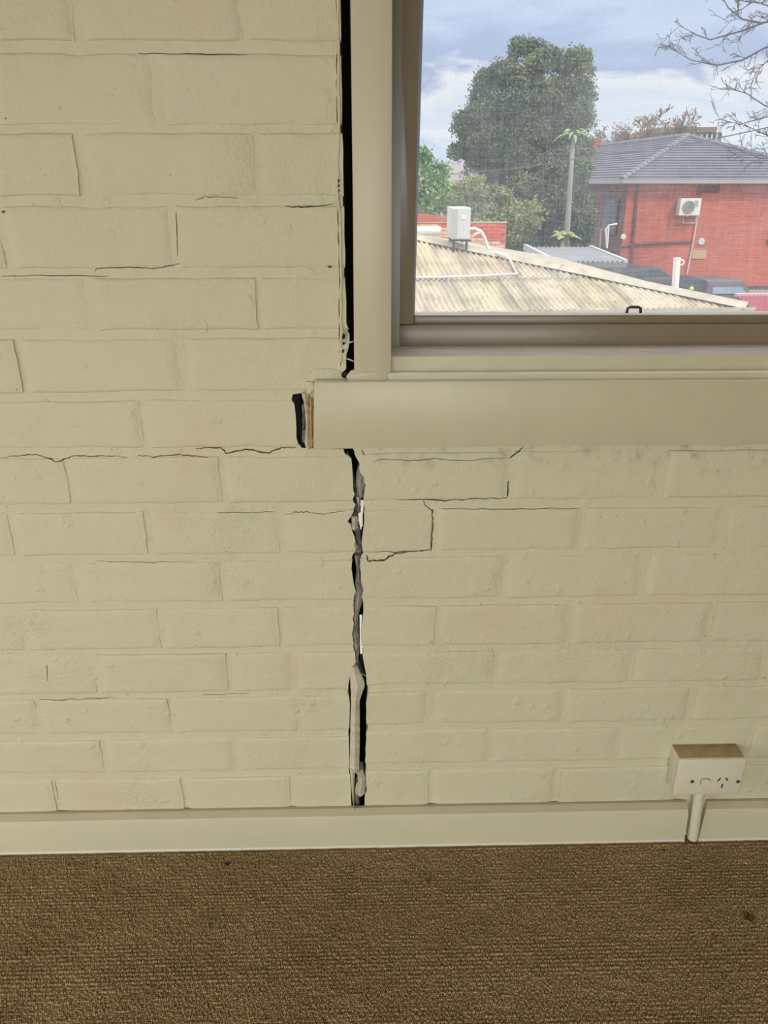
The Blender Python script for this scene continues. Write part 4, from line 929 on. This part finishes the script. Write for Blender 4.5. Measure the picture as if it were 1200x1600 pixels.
# ---- red shed roof at the right
Ys = 15.0; a, b = at(1149, 461, Ys), at(1270, 459, Ys)
sh = thing('shed', (a.x, Ys, GZ), 'shed with a pinkish red corrugated roof at the lower right of the pane', 'shed')
k = MB(); v = []; f = []; nc = 160; dn_ = Vector((.42, -2.6, -.75))
for c in range(nc + 1):
    t = c / nc; w = .02 * math.sin(2 * math.pi * t * 20); p = a.lerp(b, t) + Vector((0, 0, w)); v += [p, p + dn_]
for c in range(nc): f.append((2 * c, 2 * c + 1, 2 * c + 3, 2 * c + 2))
k.add(v, f); k.build('roof', mat('pinkish red roof iron', srgb(176, 84, 100), .6, .12, 2), sh, smooth=True, fix=False)
k = MB(); i0, i1 = a + Vector((.15, -.05, -.12)), b + Vector((0, -.05, -.12)); j0, j1_ = a + dn_ + Vector((.15, .1, -.1)), b + dn_ + Vector((0, .1, -.1))
k.hexa([Vector((p.x, p.y, GZ)) for p in (j0, j1_, i1, i0)] + [j0, j1_, i1, i0]); k.build('wall', mat('shed wall', srgb(150, 110, 100), .8), sh)
bar(a, b, .06, .03).build('ridge_cap', mat('shed cap', srgb(210, 170, 170), .6), sh)
# low grey boundary wall and hedge behind the shed
a, b = at(1125, 454, 30), at(1290, 452, 30); k = MB(); k.box((a.x, 30, GZ), (b.x, 30.2, a.z)); o = k.build('boundary_wall', mat('grey boundary wall', srgb(150, 146, 146), .9, .1, 1), base=(a.x, 30, GZ)); tag(o, 'low grey boundary wall in front of the red brick building', 'wall')

# ---- cars
M['tyre'] = mat('tyre', srgb(30, 30, 32), .8); M['cglass'] = mat('car glass', srgb(112, 128, 140), .12, .2, 2); M['tail'] = mat('tail lamp', srgb(150, 40, 40), .3); M['dglass'] = mat('dark side glass', srgb(44, 48, 56), .12)
def car(px, py, Y, rot, paint, label, h=1.62):
    p = at(px, py, Y); t = thing('car', (p.x, Y, GZ), label, 'car'); t.rotation_euler.z = rot
    Mx = Matrix.Translation((p.x, Y, GZ)) @ Matrix.Rotation(rot, 4, 'Z')
    def put(k, nm, m, par=t, sm=True):
        o = k.build(nm, m, None); o.data.transform(Matrix.Identity(4)); o.parent = par
        if sm: sharp_smooth(o, 40)
        return o
    # local frame: -Y is the rear of the car (towards the viewer), x across; sections of (y, half width bottom/top, z)
    secs = [(-2.15, .80, .45, .95), (-2.05, .88, .32, 1.02), (-1.2, .90, .28, 1.04), (0, .91, .28, 1.05), (1.2, .90, .28, .98), (1.95, .84, .34, .86), (2.15, .72, .42, .74)]
    k = MB(); v = []; ng = 8
    for (y, w, z0, z1) in secs: v += [(-w * .9, y, z0), (-w, y, z0 + .15), (-w, y, z1 - .1), (-w * .93, y, z1), (w * .93, y, z1), (w, y, z1 - .1), (w, y, z0 + .15), (w * .9, y, z0)]
    f = [(i * ng + j, i * ng + (j + 1) % ng, (i + 1) * ng + (j + 1) % ng, (i + 1) * ng + j) for i in range(len(secs) - 1) for j in range(ng)]
    f += [tuple(range(ng)), tuple(reversed([(len(secs) - 1) * ng + j for j in range(ng)]))]
    k.add(v, f); put(k, 'body', paint)
    # cabin
    c = [(-2.05, .82, 1.0), (-1.72, .66, h - .06), (-1.5, .64, h), (.1, .64, h), (.45, .66, h - .05), (1.15, .82, .98)]
    k = MB(); v = []
    for (y, w, z) in c: v += [(-w, y, z), (w, y, z)]
    n = len(c)
    f = [(2 * i, 2 * i + 1, 2 * i + 3, 2 * i + 2) for i in range(n - 1)] + [tuple(2 * i for i in range(n)), tuple(2 * i + 1 for i in reversed(range(n))), (1, 0, 2 * n - 2, 2 * n - 1)]
    k.add(v, f); put(k, 'cabin', paint)
    k = MB(); A = [Vector((-.62, -2.03, 1.10)), Vector((.62, -2.03, 1.10)), Vector((.52, -1.80, h - .19)), Vector((-.52, -1.80, h - .19))]; k.prism(A, Vector((0, -.015, .0)), Vector((0, .03, 0))); put(k, 'rear_window', M['cglass'])
    k = MB(); A = [Vector((-.70, 1.12, 1.04)), Vector((.70, 1.12, 1.04)), Vector((.60, .56, h - .13)), Vector((-.60, .56, h - .13))]; k.prism(A, Vector((0, .03, .01)), Vector((0, -.02, 0))); put(k, 'windscreen', M['cglass'])
    for s in (-1, 1):
        k = MB(); A = [Vector((s * .80, -1.7, 1.06)), Vector((s * .80, .9, 1.06)), Vector((s * .675, .36, h - .12)), Vector((s * .675, -1.5, h - .12))]; k.prism(A, Vector((s * .012, 0, 0)), Vector((-s * .04, 0, 0))); put(k, 'side_window', M['dglass'])
        k = MB(); k.bbox((s * .74 - .12, -2.13, .78), (s * .74 + .12, -2.0, .98), .02); put(k, 'tail_lamp', M['tail'])
        for y in (-1.35, 1.35):
            k = MB(); k.tube([(s * .74, y, .33), (s * .92, y, .33)], .33, 20); o = put(k, 'wheel', M['tyre'])
            k = MB(); k.tube([(s * .90, y, .33), (s * .93, y, .33)], .2, 14); put(k, 'hub_cap', mat('hub', srgb(150, 150, 150), .4), o)
    k = MB(); k.bbox((-.86, -2.24, .40), (.86, -2.04, .66), .05); put(k, 'bumper', paint)
    k = MB(); k.bbox((-.26, -2.26, .68), (.26, -2.14, .80), .01); put(k, 'number_plate', M['fasc'])
    return t
car(1096, 450, 28.0, R(4), mat('dark plum car paint', srgb(78, 66, 70), .3), 'dark hatchback with a pale rear window parked below the red wall', 1.5)
car(996, 440, 32.5, R(-62), mat('dark blue-grey car paint', srgb(70, 72, 80), .3), 'dark car half hidden behind the roof hip and the garage', 1.45)

# ---- vegetation
def leaf_mat(name, c1, c2, c3):
    m = bpy.data.materials.new(name); m.use_nodes = True; t = m.node_tree; b = t.nodes['Principled BSDF']; b.inputs['Roughness'].default_value = .7; b.inputs['Specular IOR Level'].default_value = .25
    g = t.nodes.new('ShaderNodeNewGeometry')
    n = t.nodes.new('ShaderNodeTexNoise'); n.inputs['Scale'].default_value = .9; n.inputs['Detail'].default_value = 3; t.links.new(g.outputs['Position'], n.inputs['Vector'])
    a = t.nodes.new('ShaderNodeMath'); a.operation = 'MULTIPLY_ADD'; t.links.new(g.outputs['Random Per Island'], a.inputs[0]); a.inputs[1].default_value = .4
    s = t.nodes.new('ShaderNodeMath'); s.operation = 'MULTIPLY_ADD'; t.links.new(n.outputs['Fac'], s.inputs[0]); s.inputs[1].default_value = 1.5; s.inputs[2].default_value = -.45; t.links.new(s.outputs[0], a.inputs[2])
    r = t.nodes.new('ShaderNodeValToRGB'); t.links.new(a.outputs[0], r.inputs[0]); e = r.color_ramp.elements
    e[0].position, e[0].color = .15, (*c1, 1); e[1].position, e[1].color = .95, (*c3, 1); q = e.new(.55); q.color = (*c2, 1)
    t.links.new(r.outputs[0], b.inputs['Base Color'])
    return m
def foliage(name, blobs, Y, n, size, m, parent, seed=1, depth=1.0, clump=8, lobes=9):
    """leaf quads clustered in sprays over ellipsoids given in pixels (cx, cy, rx, ry)"""
    g = np.random.default_rng(seed); tot = sum(b[2] * b[3] for b in blobs); C = []
    for (cx_, cy_, rx, ry) in blobs:
        c = at(cx_, cy_, Y); ex_ = (at(cx_ + rx, cy_, Y) - c).length; ez_ = (at(cx_, cy_ - ry, Y) - c).length; ey_ = (ex_ + ez_) / 2 * depth
        nn_ = max(3, int(n * rx * ry / tot / clump))
        ax_ = np.array([ex_, ey_, ez_]); nl = max(3, int(lobes * rx * ry / 900)); lc = g.normal(size=(nl, 3)); lc /= np.linalg.norm(lc, axis=1)[:, None]; lc *= (g.uniform(.35, .80, nl) ** .6)[:, None]
        li = g.integers(0, nl, nn_); lr = g.uniform(.22, .42, nl)[li]
        d = g.normal(size=(nn_, 3)); d[:, 2] = d[:, 2] * .8 + .25; d /= np.linalg.norm(d, axis=1)[:, None]
        p = np.array(c) + (lc[li] + d * (lr * g.uniform(.7, 1.08, nn_))[:, None]) * ax_
        cl = np.repeat(p, clump, 0) + g.normal(size=(nn_ * clump, 3)) * size * 1.5
        C.append(cl)
    C = np.concatenate(C); k_ = len(C)
    a = g.normal(size=(k_, 3)); a /= np.linalg.norm(a, axis=1)[:, None]; b = np.cross(a, g.normal(size=(k_, 3))); b /= np.linalg.norm(b, axis=1)[:, None]
    s = size * g.uniform(.6, 1.4, (k_, 1)); V = np.stack([C - a * s, C - b * s * .5, C + a * s, C + b * s * .5], 1).reshape(-1, 3)
    me = np_mesh(name, V, np.arange(k_ * 4).reshape(-1, 4)); me.materials.append(m)
    o = bpy.data.objects.new(name, me); COL.objects.link(o); o['kind'] = 'stuff'
    if parent: o.parent = parent; o.matrix_parent_inverse = parent.matrix_basis.inverted()
    return o
M['bark'] = mat('grey-brown bark', srgb(98, 84, 74), .9, .3, 6)
def tree(name, px, Y, label, blobs, n, size, m, seed, trunk=((0, 0),), r=.3, depth=1.0, cat='tree'):
    b = at(px, 400, Y); t = thing(name, (b.x, Y, GZ), label, cat)
    k = MB(); top = at(trunk[-1][0], trunk[-1][1], Y) if len(trunk) > 1 else at(blobs[0][0], blobs[0][1], Y)
    k.tube([Vector((b.x, Y, GZ)), Vector((b.x, Y, GZ)).lerp(top, .5) + Vector((.1, .1, 0)), top], [r, r * .75, r * .3], 9); k.build('trunk', M['bark'], t, smooth=True)
    for i, bl in enumerate(blobs[:6]):
        c = at(bl[0], bl[1], Y); k = MB(); s_ = Vector((b.x, Y, GZ)).lerp(top, .45 + .05 * i); k.tube([s_, s_.lerp(c, .6) + Vector((0, 0, .2)), c], [r * .4, r * .25, r * .1], 6); k.build('branch', M['bark'], t, smooth=True)
    foliage('foliage', blobs, Y, n, size, m, t, seed, depth); return t
big = [(818, 105, 38, 42), (775, 130, 36, 38), (850, 95, 26, 26), (895, 130, 32, 46), (805, 165, 62, 50), (870, 180, 52, 60), (755, 190, 45, 46), (905, 180, 20, 38), (735, 225, 30, 36), (780, 240, 60, 60), (850, 250, 66, 66), (895, 250, 32, 52),
       (820, 310, 76, 60), (880, 325, 44, 60), (770, 330, 50, 55), (845, 375, 80, 40)]
tree('evergreen_tree', 835, 31, 'very tall dense dark evergreen tree in the middle of the pane', big, 230000, .055, leaf_mat('dark olive leaves', srgb(70, 88, 76), srgb(108, 124, 92), srgb(150, 156, 108)), 4, ((0, 0), (835, 150)), .5)
tree('young_tree', 665, 25, 'bright green leafy tree at the left edge of the pane', [(660, 255, 12, 26), (684, 268, 9, 12), (665, 290, 30, 34), (690, 315, 26, 26), (655, 325, 30, 26), (640, 270, 20, 40)], 16000, .07, leaf_mat('bright green leaves', srgb(96, 136, 84), srgb(140, 178, 104), srgb(188, 210, 132)), 6, r=.12)
tree('garden_shrub', 735, 27.6, 'pale olive shrub between the condenser and the tall evergreen', [(735, 305, 34, 30), (765, 320, 40, 34), (715, 330, 24, 30), (800, 345, 44, 34), (760, 350, 60, 26)], 28000, .06, leaf_mat('pale olive leaves', srgb(104, 120, 82), srgb(146, 156, 104), srgb(188, 188, 128)), 8, r=.1, cat='shrub')
tree('dark_shrub', 870, 30.2, 'dark shrub at the foot of the evergreen behind the garage', [(862, 368, 26, 28), (900, 364, 26, 28)], 16000, .07, leaf_mat('deep green leaves', srgb(40, 54, 52), srgb(58, 74, 66), srgb(84, 98, 76)), 9, r=.1, cat='shrub')
# palm with slim pale trunk
Yp = 28
pa = thing('palm_tree', at(884, 392, Yp) * 1, 'slim palm with a pale leaning trunk in front of the evergreen', 'tree'); pa.location.z = GZ
b = at(884, 395, Yp); b.z = GZ
k = MB(); k.tube([b, at(885, 380, Yp), at(890, 300, Yp), at(896, 215, Yp)], [.13, .11, .09, .07], 9); k.build('trunk', mat('pale palm trunk', srgb(150, 152, 138), .9, .15, 4), pa, smooth=True)
M['frond'] = leaf_mat('palm fronds', srgb(104, 134, 100), srgb(136, 160, 112), srgb(168, 186, 134))
def frond(c, az, el_, ln, parent, m, w=.3, n=9):
    k = MB(); d = Vector((math.cos(az), math.sin(az), 0)); v = []; f = []; side = Vector((-math.sin(az), math.cos(az), 0))
    for i in range(n + 1):
        t = i / n; p = c + d * ln * t * math.cos(el_) + Vector((0, 0, ln * (t * math.sin(el_) - .75 * t * t)))
        ww = w * math.sin(math.pi * min(1, .12 + t * .88)) + .01
        v += [p - side * ww - Vector((0, 0, ww * .5)), p, p + side * ww - Vector((0, 0, ww * .5))]
    for i in range(n): f += [(3 * i, 3 * i + 1, 3 * i + 4, 3 * i + 3), (3 * i + 1, 3 * i + 2, 3 * i + 5, 3 * i + 4)]
    k.add(v, f); return k.build('frond', m, parent, fix=False)
for i in range(20): frond(at(896, 214, Yp), i * 2 * math.pi / 20 + .2, random.uniform(.5, 1.35), random.uniform(.7, 1.15), pa, M['frond'], .05)
# broad-leaved plant near the garage
Yq = 27.6; bp_ = at(879, 392, Yq); pl_ = thing('banana_plant', (bp_.x, Yq, GZ), 'light green broad-leaved plant rising behind the garage roof', 'plant')
k = MB(); k.tube([Vector((bp_.x, Yq, GZ)), at(879, 372, Yq)], [.12, .08], 8); k.build('stem', M['frond'], pl_, smooth=True)
M['banana'] = leaf_mat('light broad leaves', srgb(128, 148, 92), srgb(164, 176, 104), srgb(200, 202, 128))
for i in range(9): frond(at(879, 372, Yq), i * 2 * math.pi / 9, random.uniform(.6, 1.3), random.uniform(.6, .95), pl_, M['banana'], .13)

# bare trees
def grow(k, p, d, ln, r, lv, g, spread=.6, grav=.0, minr=.006, kids=(2, 3)):
    n = 4; pts = [p]; rs = [r]; q = p.copy(); dd = d.copy()
    for i in range(n):
        dd = (dd + Vector((g.gauss(0, .14), g.gauss(0, .14), g.gauss(0, .12) + grav))).normalized(); q = q + dd * ln / n; pts.append(q.copy()); rs.append(max(minr, r * (1 - .45 * (i + 1) / n)))
    k.tube(pts, rs, 5 if r > .02 else 3, cap=False)
    if lv <= 0: return
    for c in range(g.randint(*kids)):
        j = g.randint(1, n); ax = Vector((g.gauss(0, 1), g.gauss(0, 1), g.gauss(0, 1))).normalized()
        nd = (dd + ax * spread * g.uniform(.6, 1.3)).normalized(); grow(k, pts[j], nd, ln * g.uniform(.55, .85), max(minr, rs[j] * .7), lv - 1, g, spread, grav, minr, kids)
g = random.Random(5)
Yt = 17.5; bt = at(1330, 300, Yt); bt2 = Vector((bt.x, Yt, GZ))
nb = thing('bare_tree', bt2, 'bare leafless tree reaching thin branches in from the right edge of the pane', 'tree')
M['twig'] = mat('dark bare twigs', srgb(74, 68, 72), .9)
k = MB(); k.tube([bt2, Vector((bt.x, Yt, -.5)), at(1320, 150, Yt), at(1300, -120, Yt)], [.22, .17, .12, .06], 8); k.build('trunk', M['bark'], nb, smooth=True)
def limb(px, r0, lv=3):
    P = [at(x, y, Yt + z) for x, y, z in px]; k = MB(); n = len(P); rs = [max(.006, r0 * (1 - .8 * i / (n - 1))) for i in range(n)]; k.tube(P, rs, 5)
    for i in range(1, n):
        for c in range(3):
            d = (P[i] - P[i - 1]).normalized(); ax = Vector((g.gauss(0, 1), g.gauss(0, .7), g.gauss(0, 1))).normalized()
            grow(k, P[i].lerp(P[i - 1], g.random()), (d + ax * .8).normalized(), g.uniform(.14, .34), rs[i] * .6, lv - 1, g, .75, 0, .0055)
    k.build('branch', M['twig'], nb)
limb([(1320, 10, 0), (1260, 20, -.2), (1190, 36, -.3), (1160, 30, -.3), (1138, 12, -.3), (1128, -6, -.3)], .035)
limb([(1320, 40, 0), (1250, 20, .2), (1200, 33, .3), (1160, 48, .3), (1110, 62, .3), (1090, 55, .3), (1062, 40, .3)], .03)
limb([(1320, 60, 0), (1240, 58, 0), (1195, 75, 0), (1160, 94, 0), (1120, 102, 0), (1080, 94, 0), (1042, 71, 0)], .032)
limb([(1320, 110, 0), (1260, 130, .3), (1220, 170, .3), (1195, 165, .3), (1165, 145, .3), (1135, 138, .3)], .028)
limb([(1320, 160, 0), (1240, 170, -.3), (1190, 185, -.3), (1160, 193, -.3), (1140, 185, -.3)], .025)
limb([(1320, 200, 0), (1230, 215, .4), (1200, 212, .4), (1165, 196, .4), (1130, 188, .4)], .022)
limb([(1310, 210, 0), (1230, 240, 0), (1195, 248, 0), (1165, 240, 0), (1140, 225, 0)], .022)
limb([(1310, -40, 0), (1230, -30, 0), (1190, 5, 0), (1150, 0, 0), (1120, -20, 0)], .03)
limb([(1320, 20, 0), (1250, -5, 0), (1210, 12, 0), (1178, 2, 0), (1150, 20, 0)], .03)
limb([(1310, 120, 0), (1240, 105, 0), (1200, 95, 0), (1182, 110, 0), (1172, 140, 0)], .022)
Yt = 58.0; bt = at(1018, 260, Yt)
nb = thing('bare_tree', (bt.x, Yt, GZ), 'broad brownish bare tree spreading above the tiled roof ridge', 'tree')
k = MB(); k.tube([Vector((bt.x, Yt, GZ)), bt], [.4, .3], 8); k.build('trunk', M['bark'], nb)
M['twig2'] = mat('brownish twigs', srgb(128, 106, 92), .9)
for i in range(11):
    a_ = -1 + 2 * i / 10; k = MB(); tip = at(1018 + a_ * 96, 188 + 18 * abs(a_), Yt); d = (tip - bt); d.y += g.uniform(-1.5, 1.5)
    grow(k, bt, d.normalized(), d.length * .42, .10, 6, g, .5, .0, .022, (2, 3)); k.build('branch', M['twig2'], nb)
foliage('seed_heads', [(1018, 200, 66, 22), (960, 212, 30, 14), (1080, 212, 26, 14)], Yt, 1100, .10, mat('brown seed heads', srgb(150, 124, 100), .9), nb, 12)
# overhead cable
k = MB(); q = [(560, 281, 20), (705, 272, 18), (810, 263, 17), (915, 246, 16), (1000, 236, 15), (1080, 224, 14), (1140, 212, 13), (1210, 197, 12), (1400, 150, 10)]
k.tube([at(*p) for p in q], .010, 6); o = k.build('overhead_cable', mat('dark cable', srgb(92, 92, 100), .7), base=at(915, 246, 16)); tag(o, 'thin overhead cable crossing in front of the tree and roof', 'cable')
